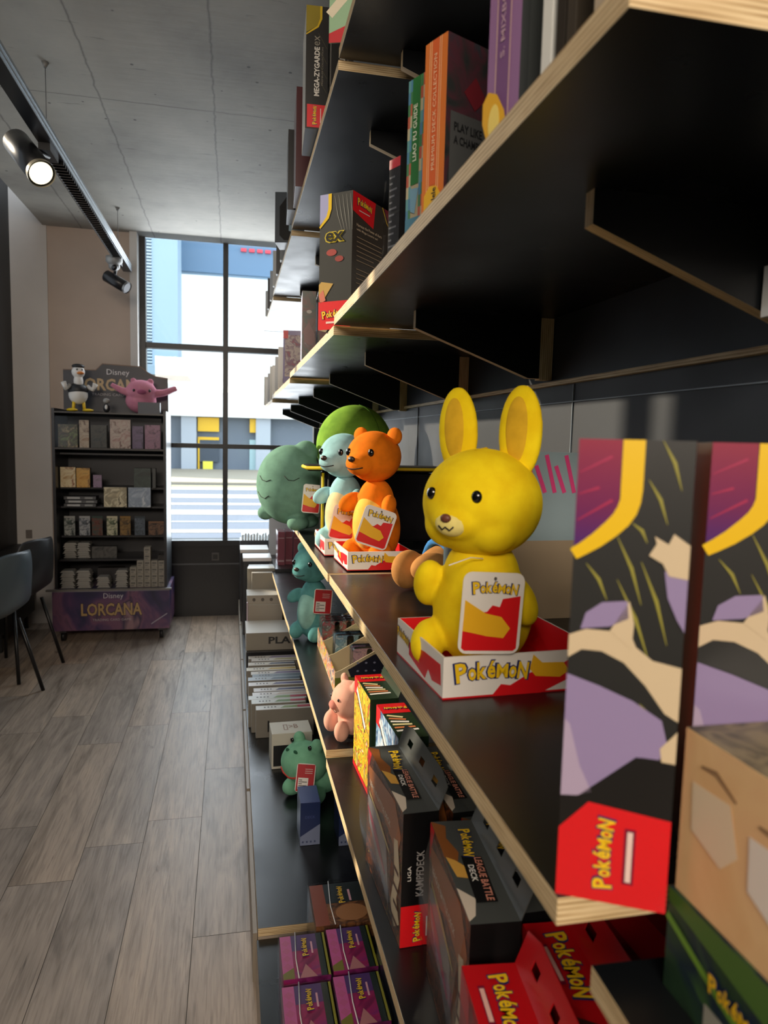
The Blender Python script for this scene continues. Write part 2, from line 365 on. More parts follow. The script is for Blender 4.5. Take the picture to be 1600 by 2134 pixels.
# the window in the back wall
g = 0.045
mb = MB()
mb.box((-.66, 5.58, .56), (-.617, 5.66, CEIL), FRAME); mb.box((.63, 5.58, .56), (XW, 5.66, CEIL), FRAME)
mb.box((-.064, 5.575, .59), (-.026, 5.66, CEIL), FRAME)
mb.box((-.62, 5.58, 2.03), (XW, 5.66, 2.07), FRAME); mb.box((-.62, 5.58, 1.30), (XW, 5.66, 1.335), FRAME)
mb.box((-.66, 5.56, .55), (XW, 5.70, .595), FRAME)
win = bpy.data.objects.new('window_1', None); COL.objects.link(win); tag(win, 'tall black-framed shop window', None, None, 'structure')
mb.build('window_frame', win)
for (a, b_) in ((-.617, -.064), (-.026, .63)):
    for (c, d) in ((.595, 1.30), (1.335, 2.03), (2.07, CEIL)):
        MB().box((a, 5.615, c), (b_, 5.621, d), GLASS).build('window_pane', win)
struct('wall_window', MB().box((-.66, 5.58, 0), (XW, 5.70, .55), P('17181b', .3)).box((-.66, 5.572, .405), (XW, 5.582, .415), P('5a5c60', .4)), 'black panel under the window')  # thin grey strip paints in a line reflected on the panel
tag(MB().box((-.145, 5.555, .44), (-.09, 5.58, .50), P('555250', .5)).box((-.135, 5.55, .452), (-.10, 5.556, .488), P('222222', .4)).build('wall_socket'), 'grey socket on the black panel under the window', 'socket')

# ================================================================== STREET OUTSIDE (seen through the window)
YF = 30.0; k_ = 30 / 14.0
def fz(z): return 1.4 + (z - 1.4) * k_
mb = MB().box((-30, 5.8, -.25), (30, 60, -.06), P('4b5566', .8))
struct('ground', mb, 'street outside the window')
AW, AB = P('a9a9a4', .8), P('dcd6c6', .8)
struct('trim_2', MB().box((-30, 21.5, -.06), (30, 29.8, .02), P('8f8676', .85)), 'far pavement')
mb = MB()
for (ya, yb, sl, m) in ((19.6, 20.5, .3, AW), (17.0, 18.0, -.2, AW), (15.3, 15.7, .2, AW), (13.4, 14.2, -.35, AW), (12.2, 12.4, .1, P('7f8c9c', .7)), (10.9, 11.25, 0.0, AW), (20.8, 21.2, 0, P('a8a46a', .8))):
    mb.face([V(p) for p in ((-14, ya - sl, -.055), (14, ya + sl, -.055), (14, yb + sl, -.055), (-14, yb - sl, -.055))], m)  # bands of sun between shade, painted as pale strips on the road
struct('trim_3', mb, 'sunlit bands painted on the road, with road lines')
b = thing('shop_building', 'white building with grey shopfront across the street', 'building', (0, YF, 0))
mb = MB().box((-14, 0, 2.15), (16, 3, fz(4.35)), P('f4f3ee', .8)); mb.box((-14, .25, fz(4.35)), (16, 3, 14), P('8fa5b5', .5)); mb.build('upper_wall', b)
MB().box((-2.1, .1, fz(4.42)), (16, .3, fz(6)), P('587590', .4)).build('upper_windows', b)
MB().box((-14, .6, -.1), (16, 3, 2.15), P('6a727c', .6)).build('shopfront', b)
for i in range(9): MB().box((-14 + i * 3.0, .2, -.1), (-13.4 + i * 3, .65, 2.15), P('a9afb6', .6)).build('pillar', b)
for x0 in (-1.35, .75):
    MB().box((x0, .35, 1.55), (x0 + .85, .5, 2.12), P('e2b320', .5)).build('shop_sign', b)
mb = MB(); y_ = .4
mb.box((-1.35, y_, -.1), (-1.28, y_ + .1, 1.2), P('e2b320', .5)).box((-1.35, y_, 1.2), (-.5, y_ + .1, 1.32), P('e2b320', .5)).box((-1.28, y_ + .02, .3), (-.5, y_ + .08, 1.2), P('3c4550', .4))
mb.build('yellow_door_frame', b)
MB().box((.75, .5, -.1), (1.6, .58, 1.25), P('a8c4c6', .3)).build('glass_door', b)
MB().box((-1.15, .36, -.05), (-.75, .42, .32), P('e6d84a', .5)).build('poster', b)
mb = MB()
for i in range(7): mb.box((.35 + i * .32, 0, fz(4.84)), (.35 + i * .32 + .22, .1, fz(4.90)), P('d23b4a', .5))
mb.build('red_sign_letters', b)
b = thing('stair_tower', 'pale blue-white tower with slatted side across the street', 'building', (0, 27, 0))
q = 27 / 14.0
def tz(z): return 1.4 + (z - 1.4) * q
MB().box((-1.44 * q, 0, tz(2.62)), (-.98 * q, 2, 12), P('8ea3b3', .7)).build('tower_wall', b)
mb = MB(); mb.box((-2.2 * q, .1, tz(2.62)), (-1.44 * q, 2, 12), P('6f8494', .7))
for i in range(60): mb.box((-1.56 * q, -.06, tz(2.65) + i * .11), (-1.435 * q, .12, tz(2.65) + i * .11 + .05), P('a9b8c0', .6))
mb.build('slats', b)
MB().box((-2.6 * q, -1, tz(2.46)), (-.77 * q, 2, tz(2.62)), P('7b909e', .7)).build('canopy', b)

# ================================================================== WALL SHELVES
XF = 0.235; TH = 0.022
def shelf(y0, y1, z, label, xf=XF, name='wall_shelf', group=None):
    """z = top surface; black laminate board with plywood edges"""
    mb = MB().box((0, 0, -TH), (XW - xf, y1 - y0, 0), LAM, {'-x': PLYZ, 'y': PLYZ, '-y': PLYZ})
    return tag(mb.build(name, loc=(xf, y0, z), bevel=0.0008), label, 'shelf', group)
def bracket(y, zs, n_label, group):
    """vertical black fin hanging under a shelf whose underside is at zs, against a plywood batten"""
    t = thing('shelf_bracket', n_label, 'bracket', (XW, y, zs), 0, group)
    xo, xi = -.305, -.030
    pts = [V((xo, 0, 0)), V((xi, 0, 0)), V((xi, 0, -.127)), V((-.055, 0, -.127)), V((xo, 0, -.036))]
    mb = MB(); mb.prism(pts, (0, .018, 0), LAM, PLYY); mb.build('bracket_panel', t)
    MB().box((-.030, -.003, -.130), (-.002, .021, -.0005), PLYX, {}).build('batten', t)
    return t
SEG = [(.42, 1.695), (1.70, 2.985), (2.99, 4.275), (4.28, 5.54)]
ZU = [1.665, 1.643, 1.622, 1.600]           # undersides of the upper shelf
ZT = [2.257, 2.235, 2.212, 2.190]           # undersides of the top shelf
near = ('nearest', 'second', 'third', 'farthest')
for i, (a, b_) in enumerate(SEG):
    a0 = -.9 if i == 0 else a
    shelf(a, b_, ZU[i] + TH, f'black shelf board above the plush toys, {near[i]} of its row')
    shelf(a, b_, ZT[i] + TH, f'black shelf board of the topmost row, {near[i]} of that row')
    shelf(a + .03, b_, 1.069 - .003 * i, f'black shelf board the plush toys sit on, {near[i]} of its row')
shelf(.45, 1.695, .602, 'black shelf board under the hanging battle boxes')
shelf(1.70, 2.985, .622, 'black shelf board with the peach plush and the tin display')
shelf(2.99, 5.54, .618, 'black shelf board with pink shrink-wrapped boxes near the window')
for y in (.705, 1.437, 1.99, 2.73, 3.28, 4.02, 4.57, 5.31):
    i = [k for k, (a, b_) in enumerate(SEG) if a <= y <= b_][0]
    bracket(y, ZU[i], 'black fin bracket under the shelf above the plush toys', 'brackets under the upper shelf')
for y in (.62, 1.16, 1.62, 1.99, 2.73, 3.28, 4.02):
    i = [k for k, (a, b_) in enumerate(SEG) if a <= y <= b_][0]
    bracket(y, ZT[i], 'black fin bracket under the topmost shelf', 'brackets under the topmost shelf')
# nearer shelf on the right, a little lower and slightly turned
tag(MB().box((0, -.75, -TH), (.42, 0, 0), LAM, {'-x': PLYZ, 'y': PLYZ}).build('wall_shelf', loc=(.268, .455, 1.008), rotz=math.radians(-2), bevel=.0008), 'nearest lower shelf board with pale plywood edge at bottom right', 'shelf')
# wall lines
struct('trim_4', MB().box((XW - .012, .0, 1.522), (XW, YW, 1.531), PLYZ), 'thin plywood ledge on the wall')
struct('trim_5', MB().box((XW - .003, .0, 1.485), (XW, YW, 1.487), P('75808a', .5)), 'joint line of the wall panels')
mb = MB()
for y in (1.33, 2.55, 3.8): mb.box((XW - .003, y, 1.075), (XW, y + .002, 1.52), P('75808a', .5))
struct('trim_6', mb, 'upright joints of the wall panels')
tag(MB().box((XW - .10, .66, 1.545), (XW - .03, .70, 1.60), P('d5d9da', .5)).build('cable_box'), 'small white box under the nearest bracket at right edge', 'box')

# ================================================================== BASE CABINETS
cab = MB(); cab.box((.066, -.6, 0), (XW, 1.68, .148), P('a89a88', .5), {'z': LAM}); 
tag(cab.build('base_cabinet', bevel=.001), 'low base cabinet with black top at the bottom of the photo', 'cabinet')
t = thing('base_cabinet', 'low base cabinet whose black top carries the green plush frog', 'cabinet', (.070, 1.69, 0))
MB().box((0, 0, 0), (XW - .074, 3.84, .148), P('a39686', .5)).build('carcass', t)
MB().box((0, 0, .149), (XW - .074, 3.84, .171), LAM, {'-x': PLYZ, '-y': PLYZ}).build('cabinet_top', t)
for i in range(5):
    mb = MB().box((-.012, .02 + i * .76, .012), (-.001, .02 + i * .76 + .74, .145), P('8f8577', .45)); mb.build('drawer_front', t)

# ================================================================== PLUSH TOYS
def soft(mb, name, parent, voxel=0.0035, smooth=6):
    o = mb.build(name, parent, smooth=True)
    r = o.modifiers.new('r', 'REMESH'); r.mode = 'VOXEL'; r.voxel_size = voxel; r.use_smooth_shade = True
    s = o.modifiers.new('s', 'SMOOTH'); s.factor = 0.5; s.iterations = smooth
    return o
def hug(o, mb_pts): pass
BEAD = P('0c0c0d', .12, .8); THREAD = P('1a1512', .8)
def R3(x, y, z): return Euler((x, y, z))
def eyes(t, c, r, y_ax=-1, sep=.03, up=.012, s=.0075):
    """two shiny bead eyes on the front (-y) of a head ellipsoid"""
    for sx in (-1, 1):
        x = sep * sx; z = up; y = -r[1] * math.sqrt(max(0, 1 - (x / r[0]) ** 2 - (z / r[2]) ** 2))
        MB().ell((c[0] + x, c[1] + y, c[2] + z), (s, s * .7, s * 1.1), BEAD, seg=12, ring=8).build('eye', t)
def on_head(c, r, a, b, lift=0.0):
    y = -r[1] * math.sqrt(max(0.01, 1 - (a / r[0]) ** 2 - (b / r[2]) ** 2)) - lift
    return V((c[0] + a, c[1] + y, c[2] + b))
def stitch(t, c, r, pts, rad=.0013, name='stitched_line', m=None):
    MB().tube([on_head(c, r, a, b, .0006) for a, b in pts], rad, m or THREAD, n=6).build(name, t)
def hang_tag(name_label, group_loc, rotz, w_, h_, tilt=0.0, print_='logo', roll=0.0, label=None, body=None):
    """a rounded card tag; body = plush it belongs to (part)"""
    fr0 = F((0, 0, 0), (1, 0, 0), (0, 0, 1)); mb = MB(); rr = w_ * .14; pts = []
    for cx, cz, a0 in ((w_ - rr, rr, -90), (w_ - rr, h_ - rr, 0), (rr, h_ - rr, 90), (rr, rr, 180)):
        for j in range(5):
            a = math.radians(a0 + j * 22.5); pts.append((cx + rr * math.cos(a), cz + rr * math.sin(a)))
    mb.prism([V((a, 0, b)) for a, b in pts], (0, .0012, 0), WHITE)
    f = front()
    if print_ == 'logo':
        e = w_ * .05
        mb.flat(f, ((e, h_ * .40), (w_ * .22, h_ * .44), (w_ * .25, h_ * .50), (w_ * .42, h_ * .52), (w_ * .5, h_ * .60), (w_ * .62, h_ * .58), (w_ * .66, h_ * .68), (w_ - e, h_ * .72), (w_ - e, e * 1.8), (w_ - 2 * e, e), (2 * e, e), (e, e * 1.8)), RED, 1)
        # plain yellow swoosh in place of the printed figure
        mb.flat(f, ((e, h_ * .66), (w_ * .18, h_ * .60), (w_ * .40, h_ * .50), (w_ * .66, h_ * .46), (w_ * .82, h_ * .32), (w_ * .72, h_ * .20), (w_ * .45, h_ * .22), (w_ * .2, h_ * .26), (e, h_ * .28)), P('eeb422', .4, .2), 2)
        mb.logo(f, w_ * .52, h_ * .81, w_ * .74, 0, 3)
    else:
        e = w_ * .04; mb.rect(f, e, e, w_ - e, h_ - e, P('b5161f', .4, .2), 1)
        mb.rect(f, w_ * .12, h_ * .1, w_ * .66, h_ * .5, WHITE, 2)
        for j in range(5): mb.rect(f, w_ * .16, h_ * (.15 + j * .065), w_ * (.34 + .26 * (j % 2)), h_ * (.175 + j * .065), BLACK, 3)
        for j in range(3): mb.rect(f, w_ * .45, h_ * (.66 + j * .07), w_ * .85, h_ * (.675 + j * .07), WHITE, 3)
    mb.disc(f, w_ * .5, h_ * .93, w_ * .025, w_ * .025, P('55504a', .5), 6)
    o = mb.build('hang_tag', body); o.location = group_loc; o.rotation_euler = (tilt, roll, rotz)
    o['label'] = label or 'white and red card tag'
    return o
def tray(t, w_, d, h, name='tray', big=True):
    """open printed card tray, front-left corner at the local origin"""
    mb = MB(); k = .0025
    mb.box((0, 0, 0), (w_, d, k), P('c8141c', .4, .2)); mb.box((0, 0, k), (w_, k, h), WHITE, {'y': RED}); mb.box((0, d - k, k), (w_, d, h), WHITE, {'-y': RED})
    mb.box((0, k, k), (k, d - k, h), WHITE, {'x': RED}); mb.box((w_ - k, k, k), (w_, d - k, h), WHITE, {'-x': RED})
    f = front(); L = w_
    mb.flat(f, ((L * .30, .0), (L * .36, h * .28), (L * .42, h * .24), (L * .55, h * .52), (L * .66, h * .5), (L * .80, h * .78), (L * .86, h * .70), (L, h * .95), (L, h * .3), (L * .82, h * .12), (L * .8, h * .3), (L * .62, 0)), RED, 1)
    mb.logo(f, L * .30, h * .62, L * .46, 0, 3)
    mb.flat(f, ((L * .56, h * .95), (L * .62, h * .74), (L * .76, h * .72), (L * .80, h * .5), (L * .74, h * .36), (L * .58, h * .42), (L * .54, h * .6)), P('eeb422', .4, .2), 2)
    f = left(d); L = d
    mb.flat(f, ((L * .30, h * .62), (L * .37, h * .70), (L * .40, h * .62), (L * .62, h * .74), (L * .95, h * .78), (L * .97, h * .3), (L * .80, h * .22), (L * .72, h * .40), (L * .66, h * .1), (L * .3, h * .3)), RED, 1)
    mb.logo(f, L * .17, h * .66, L * .28, -.08, 3)
    mb.flat(f, ((L * .36, h * .92), (L * .40, h * .66), (L * .50, h * .70), (L * .54, h * .34), (L * .48, h * .36), (L * .40, h * .46)), P('eeb422', .4, .2), 2)
    return mb.build(name, t)

# --- yellow rabbit in its tray -----------------------------------------------------------------
YF_, YC = fabric('f5d81a', 'e8c412'), fabric('f5e48a')
def yellow_rabbit():
    t = thing('plush_rabbit', 'large yellow plush rabbit with upright ears sitting in a card tray', 'plush toy', (.352, .955, 1.0725), math.radians(-52))
    mb = MB(); m = YF_
    mb.ell((0, .006, .085), (.074, .066, .085), m); mb.ell((0, .0, .135), (.056, .052, .06), m)
    for sx in (-1, 1):
        mb.ell((sx * .052, -.052, .040), (.025, .036, .030), m, R3(.6, 0, sx * -.3))
        mb.ell((sx * .074, -.024, .118), (.022, .026, .042), m, R3(.5, sx * -.35, 0))
    soft(mb, 'body', t)
    hc, hr = (0, -.006, .242), (.086, .080, .077)
    mb = MB(); mb.ell(hc, hr, m); mb.ell((0, -.058, .222), (.044, .034, .030), m); mb.ell((.034, -.030, .212), (.038, .04, .036), m); mb.ell((-.034, -.030, .212), (.038, .04, .036), m)
    h = soft(mb, 'head', t)
    MB().ell((0, -.079, .218), (.026, .015, .018), YC).build('muzzle', t)
    MB().ell((0, -.094, .226), (.008, .005, .006), P('6b3c2a', .5)).build('nose', t)
    stitch(t, (0, -.079, .218), (.026, .0155, .018), ((-.012, -.003), (-.006, -.008), (0, -.004), (.006, -.008), (.012, -.003)), .0011)
    eyes(t, hc, (.084, .080, .077), sep=.036, up=.014, s=.008)
    for sx in (-1, 1):
        mb = MB(); c = V((sx * .052 - .010, .020, .342)); rot = R3(-.10, sx * .04 - .10, 0)
        mb.ell(c, (.034, .014, .068), m, rot); mb.ell(c + V((sx * -.004, -.002, -.045)), (.024, .015, .04), m, rot)
        e = soft(mb, 'ear', t)
        ie = MB().ell(c + V((0, -.0095, .004)), (.018, .0062, .046), fabric('dfb12a'), rot).build('inner_ear', e); ie['label'] = 'amber inner ear'
    MB().tube([on_head(hc, hr, .0, .074), V((0, -.0, .3195)), V((0, .045, .305)), V((0, .074, .265)), V((0, .078, .22))], .0012, fabric('c9a50f')).build('seam', t)
    mb = MB(); mb.ell((.0, .072, .05), (.024, .022, .024), fabric('f5e48a')); mb.build('tail', t)
    MB().tube([V((.012, -.100, .165)), V((.02, -.06, .172)), V((.03, -.045, .17))], .0008, WHITE, 5).build('tag_loop', t)
    g_ = hang_tag('', (0, 0, 0), 0, .084, .106, body=t)
    # the tag hangs flat towards the camera side of the toy
    wl = Matrix.Rotation(math.radians(-52), 4, 'Z').inverted() @ (V((.281, .838, 1.132)) - t.location)
    g_.location = wl; g_.rotation_euler = (0.0, math.radians(3), math.radians(52 + 2))
    return t
yellow_rabbit()
t = thing('display_tray', 'white and red card tray under the large yellow plush', 'tray', (.266, .846, 1.0692), math.radians(3.4))
tray(t, .225, .205, .056)

def bear(name, label, loc, rotz, col, belly, S=1.0, ear='round', snout=1.0, belly_name='belly'):
    t = thing(name, label, 'plush toy', loc, rotz); m = fabric(col)
    mb = MB(); mb.ell((0, .008, .085 * S), (.062 * S, .056 * S, .088 * S), m); mb.ell((0, .004, .15 * S), (.046 * S, .044 * S, .06 * S), m)
    for sx in (-1, 1):
        mb.ell((sx * .044 * S, -.034 * S, .030 * S), (.024 * S, .034 * S, .027 * S), m, R3(.5, 0, -sx * .3)); mb.ell((sx * .060 * S, -.022 * S, .148 * S), (.018 * S, .034 * S, .022 * S), m, R3(.5, 0, sx * .5))
    soft(mb, 'body', t)
    b_ = MB().ell((0, -.012 * S, .10 * S), (.046 * S, .047 * S, .075 * S), fabric(belly)).build(belly_name, t); b_['label'] = 'paler belly patch'
    hc = (0, -.008 * S, .262 * S); hr = (.068 * S, .064 * S, .062 * S)
    mb = MB(); mb.ell(hc, hr, m); mb.ell((0, -.052 * S * snout, .245 * S), (.040 * S, .040 * S * snout, .030 * S), m)
    soft(mb, 'head', t)
    eyes(t, hc, hr, sep=.034 * S, up=.010 * S, s=.0085 * S)
    MB().ell((0, (-.052 - .040) * S * snout, .256 * S), (.010 * S, .006 * S, .007 * S), P('2a1a15', .4)).build('nose', t)
    sc_ = (0, -.052 * S * snout, .245 * S); sr = (.040 * S, .040 * S * snout, .030 * S)
    stitch(t, sc_, sr, [(x * S, (-.012 + 6 * x * x) * S) for x in (-.026, -.018, -.009, 0, .009, .018, .026)], .0013 * S, 'mouth')
    for sx in (-1, 1):
        mb = MB()
        if ear == 'round': mb.ell((sx * .052 * S, .004, .312 * S), (.021 * S, .012 * S, .021 * S), m, R3(0, sx * .5, 0))
        elif ear == 'floppy': mb.ell((sx * .070 * S, .004, .258 * S), (.012 * S, .022 * S, .042 * S), m, R3(0, sx * -.15, 0))
        e = mb.build('ear', t)
    return t
# orange bear and its tray
bear('plush_bear', 'orange plush bear with round ears standing in a card tray', (.372, 1.835, 1.0722), math.radians(-50), 'ee7d14', 'f2c75a', 1.08)
t = bpy.data.objects['plush_bear']
g_ = hang_tag('', (0, 0, 0), 0, .085, .10, body=t)
g_.location = Matrix.Rotation(math.radians(50), 4, 'Z') @ (V((.300, 1.735, 1.145)) - t.location); g_.rotation_euler = (0, math.radians(18), math.radians(50))
t = thing('display_tray', 'white and red card tray under the orange plush bear', 'tray', (.287, 1.742, 1.0692), math.radians(2.2)); tray(t, .17, .19, .048)
# light blue puppy and its tray
bear('plush_puppy', 'light blue plush puppy with floppy ears behind the orange bear', (.330, 2.085, 1.0722), math.radians(-48), '9fd0d6', 'eddba8', 1.06, 'floppy')
t = bpy.data.objects['plush_puppy']
g_ = hang_tag('', (0, 0, 0), 0, .085, .10, body=t)
g_.location = Matrix.Rotation(math.radians(48), 4, 'Z') @ (V((.268, 1.995, 1.118)) - t.location); g_.rotation_euler = (0, math.radians(12), math.radians(48))
t = thing('display_tray', 'white and red card tray under the light blue plush puppy', 'tray', (.259, 1.975, 1.0692), math.radians(1)); tray(t, .16, .21, .048)
# bright green cushion behind
t = thing('plush_cushion', 'bright green dome-shaped plush cushion behind the orange and blue toys', 'cushion', (.440, 2.57, 1.068))
mb = MB(); mb.ell((0, 0, .305), (.140, .115, .150), fabric('84b03e', '719c36')); mb.ell((0, 0, .13), (.125, .10, .128), fabric('84b03e', '719c36')); soft(mb, 'cushion_body', t, .005)
MB().tube([V((.14 * math.sin(a) * .55, -.118 * math.sin(a) * .86, .305 + .151 * math.cos(a))) for a in [j * .14 for j in range(1, 12)]], .0012, fabric('4d7628')).build('seam', t)
# big blue-green egg plush leaning out over the edge
t = thing('plush_pillow', 'big blue-green egg-shaped plush with stitched smile at the shelf edge', 'plush toy', (.205, 2.56, 1.071), math.radians(-32))
mb = MB(); m = fabric('739e8b', '688f7e'); hc = (0, 0, .160); hr = (.122, .105, .142)
mb.ell(hc, hr, m); mb.ell((.05, .02, .27), (.046, .040, .050), m, R3(0, .5, 0)); mb.ell((-.085, -.02, .055), (.03, .032, .026), m); mb.ell((.055, -.04, .028), (.035, .05, .027), m); mb.ell((.04, .03, .03), (.06, .05, .03), m)
soft(mb, 'body', t, .005)
stitch(t, hc, hr, ((-.075, .032), (-.06, .018), (-.04, .014), (-.02, .020)), .0013, 'closed_eye'); stitch(t, hc, hr, ((-.088, -.025), (-.07, -.042), (-.05, -.047), (-.03, -.036)), .0013, 'mouth')
stitch(t, hc, hr, ((.03, .036), (.045, .022), (.062, .020), (.078, .030)), .0013, 'closed_eye')
g_ = hang_tag('', (0, 0, 0), 0, .060, .095, body=t); g_.location = Matrix.Rotation(math.radians(32), 4, 'Z') @ (V((.225, 2.33, 1.155)) - t.location); g_.rotation_euler = (0, math.radians(5), math.radians(32))
# black bag with yellow piping
t = thing('soft_bag', 'black fabric bag with yellow piping behind the blue puppy', 'bag', (.285, 2.22, 1.0695), 0)
KB = fabric('17171a'); YP = P('e8c81c', .6)
mb = MB(); mb.box((0, 0, 0), (.36, .11, .225), KB); o = mb.build('bag_body', t, bevel=.012)
mb = MB(); mb.box((-.055, -.025, .228), (.40, .11, .246), KB); mb.build('bag_flap', t, bevel=.006)
MB().tube([V((-.057, .10, .238)), V((-.057, -.027, .238)), V((.40, -.027, .238))], .0055, YP).build('piping', t)
MB().tube([V((-.004, -.004, .222)), V((-.004, -.004, .004))], .0045, YP).build('piping', t)
MB().tube([V((.012, -.03, .225)), V((.010, -.035, .12)), V((.016, -.033, .03))], .004, P('101012', .7)).build('strap', t)
# brown plush lying behind the yellow one
t = thing('plush_dog', 'light brown plush lying on its side with blue collar behind the yellow rabbit', 'plush toy', (.46, 1.50, 1.0695), math.radians(-70))
mb = MB(); m = fabric('b8824a', 'a5723d'); mb.ell((0, .03, .055), (.05, .09, .05), m); mb.ell((-.036, -.066, .045), (.030, .042, .044), m); mb.ell((.034, -.060, .062), (.028, .046, .030), m, R3(.2, 0, 0)); mb.ell((0, .13, .06), (.05, .05, .05), m)
soft(mb, 'body', t, .004)
MB().tube([V((.052 * math.cos(a), -.012 + .002 * math.sin(3 * a), .058 + .052 * math.sin(a))) for a in [j * PI / 10 for j in range(21)]], .008, fabric('3f7fbf')).build('collar', t)

# ================================================================== TALL SHOW BOXES
VIO = gradient_print('violet_red_print', 2, .20, .34, ((0.0, '2a1a5c'), (.35, '46206a'), (.6, '6a1850'), (1.0, '8c1836')))
LIL, LIL2, BEI = P('8f80a8', .45, .1), P('a99ab4', .45, .1), P('cbb897', .5, .1)
STREAK = P('8f8a30', .5)
def spine_art(mb, f, W, H, purple=True):
    """abstract swoops of lilac and beige with a yellow curve, red foot with word mark"""
    mb.rect(f, 0, 0, W, H, DGREY, 1)
    mb.flat(f, ((0, H), (W * .38, H), (W * .38, H * .87), (W * .33, H * .835), (W * .18, H * .80), (0, H * .775)), VIO if purple else P('7d86b8', .4), 2)
    for a, b, c, d in ((.02, .93, .30, .965), (.02, .83, .32, .875), (.02, .885, .2, .90)): mb.stroke(f, ((W * a, H * b), (W * c, H * d)), [.0008, .0022], P('a01c4c', .4), 3)
    cv = [(.48, 1.0), (.48, .90), (.475, .875), (.45, .855), (.40, .835), (.32, .815), (.2, .79), (.08, .77), (0, .758)]
    mb.stroke(f, [(W * a, H * b) for a, b in cv], [W * q for q in (.19, .19, .18, .18, .17, .16, .14, .12, .11)], P('e6bd10', .35, .2), 3)
    for a, b, c, d in ((.72, 1.0, .90, .90), (.62, .92, .80, .83), (.50, .83, .64, .79), (.38, .80, .62, .66), (.12, .74, .32, .665), (.40, .71, .72, .54), (.60, .75, .86, .58), (.66, .45, .78, .40)):
        m_ = ((a + c) / 2 + .02, (b + d) / 2 + .005); mb.stroke(f, ((W * a, H * b), (W * m_[0], H * m_[1]), (W * c, H * d)), [.0004, .0024, .0004], STREAK, 3)
    if purple:
        mb.flat(f, ((0, H * .585), (W * .15, H * .60), (W * .42, H * .60), (W * .54, H * .60), (W * .60, H * .57), (W * .75, H * .545), (W, H * .535), (W, H * .42), (W * .88, H * .435), (W * .70, H * .49), (W * .50, H * .535), (W * .30, H * .555), (W * .12, H * .555), (0, H * .535)), BEI, 4)
        mb.flat(f, ((W * .10, H * .60), (W * .14, H * .635), (W * .28, H * .66), (W * .50, H * .667), (W * .52, H * .63), (W * .36, H * .61)), LIL, 5)
        mb.flat(f, ((W * .36, H * .60), (W * .52, H * .667), (W * .57, H * .62), (W * .56, H * .565)), BEI, 5)
        mb.flat(f, ((W * .80, H * .735), (W, H * .72), (W, H * .61), (W * .93, H * .635), (W * .84, H * .68)), LIL, 5)
        mb.flat(f, ((W * .66, H * .765), (W * .72, H * .79), (W * .70, H * .805), (W * .82, H * .79), (W * .86, H * .812), (W, H * .79), (W, H * .72), (W * .84, H * .725), (W * .78, H * .75)), BEI, 6)
        mb.flat(f, ((0, H * .50), (W * .3, H * .48), (W * .6, H * .455), (W * .86, H * .42), (W * .92, H * .37), (W * .86, H * .335), (W * .70, H * .335), (W * .40, H * .265), (W * .20, H * .235), (0, H * .232)), LIL, 5)
        mb.flat(f, ((0, H * .40), (W * .05, H * .39), (W * .16, H * .30), (W * .28, H * .245), (W * .15, H * .232), (0, H * .228)), LIL2, 6)
        mb.flat(f, ((W * .86, H * .36), (W, H * .40), (W, H * .33), (W * .88, H * .33)), BEI, 6)
        mb.flat(f, ((0, H * .228), (W * .16, H * .232), (W * .66, H * .335), (W, H * .33), (W, 0), (0, 0)), P('101010', .4, .2), 6)
    mb.flat(f, ((0, 0), (W, 0), (W, H * .205), (W * .26, H * .222), (0, H * .155)), RED, 7)
    mb.logo(f, W * .42, H * .112, H * .158, PI / 2, 8)
    mb.rect(f, W * .60, H * .05, W * .70, H * .175, P('7a1030', .4), 8); mb.rect(f, W * .625, H * .056, W * .675, H * .169, P('e5c9c0', .4), 9)
def tall_box(label, loc, rotz, W, D, H, purple=True, grp=None):
    t = thing('collection_box', label, 'box', loc, rotz, grp); mb = MB()
    mb.box((0, 0, 0), (W, D, H), P('201d2c', .35, .3), {'-y': DGREY, 'x': P('8f1020', .4, .2), '-x': P('cdb893', .4, .2)})
    spine_art(mb, front(), W, H, purple); mb.rect(right(W), 0, H * .86, .02, H, RED, 1)
    mb.build('carton', t, bevel=.0006); return t
tall_box('nearest upright black and lilac box with red foot at shelf end', (.237, .458, 1.0692), math.radians(-28), .076, .26, .335)
tall_box('second upright black and lilac box, partly behind the tan box', (.350, .468, 1.0692), math.radians(-29), .082, .26, .335)
# box behind the yellow plush: mint picture panel with pink strokes
t = thing('picture_box', 'wide box with mint and pink picture behind the yellow rabbit', 'box', (.40, 1.22, 1.0695), math.radians(2)); mb = MB()
mb.box((0, 0, 0), (.24, .07, .315), P('5d6f77', .35, .3)); f = front(); mb.rect(f, 0, 0, .24, .315, P('8fa2a8', .35, .3), 1); mb.flat(f, ((.03, .16), (.05, .25), (.08, .285), (.12, .25), (.15, .16)), P('8fb8a2', .4), 2); mb.rect(f, 0, .28, .035, .315, RED, 3)
for i in range(5): mb.stroke(f, ((.13 + i * .02, .31 - .02 * (i % 2)), (.15 + i * .02, .24)), .008, P('d8417e', .4), 3)
mb.rect(f, 0, 0, .24, .15, P('9b8a72', .4), 2); mb.build('carton', t, bevel=.0006)
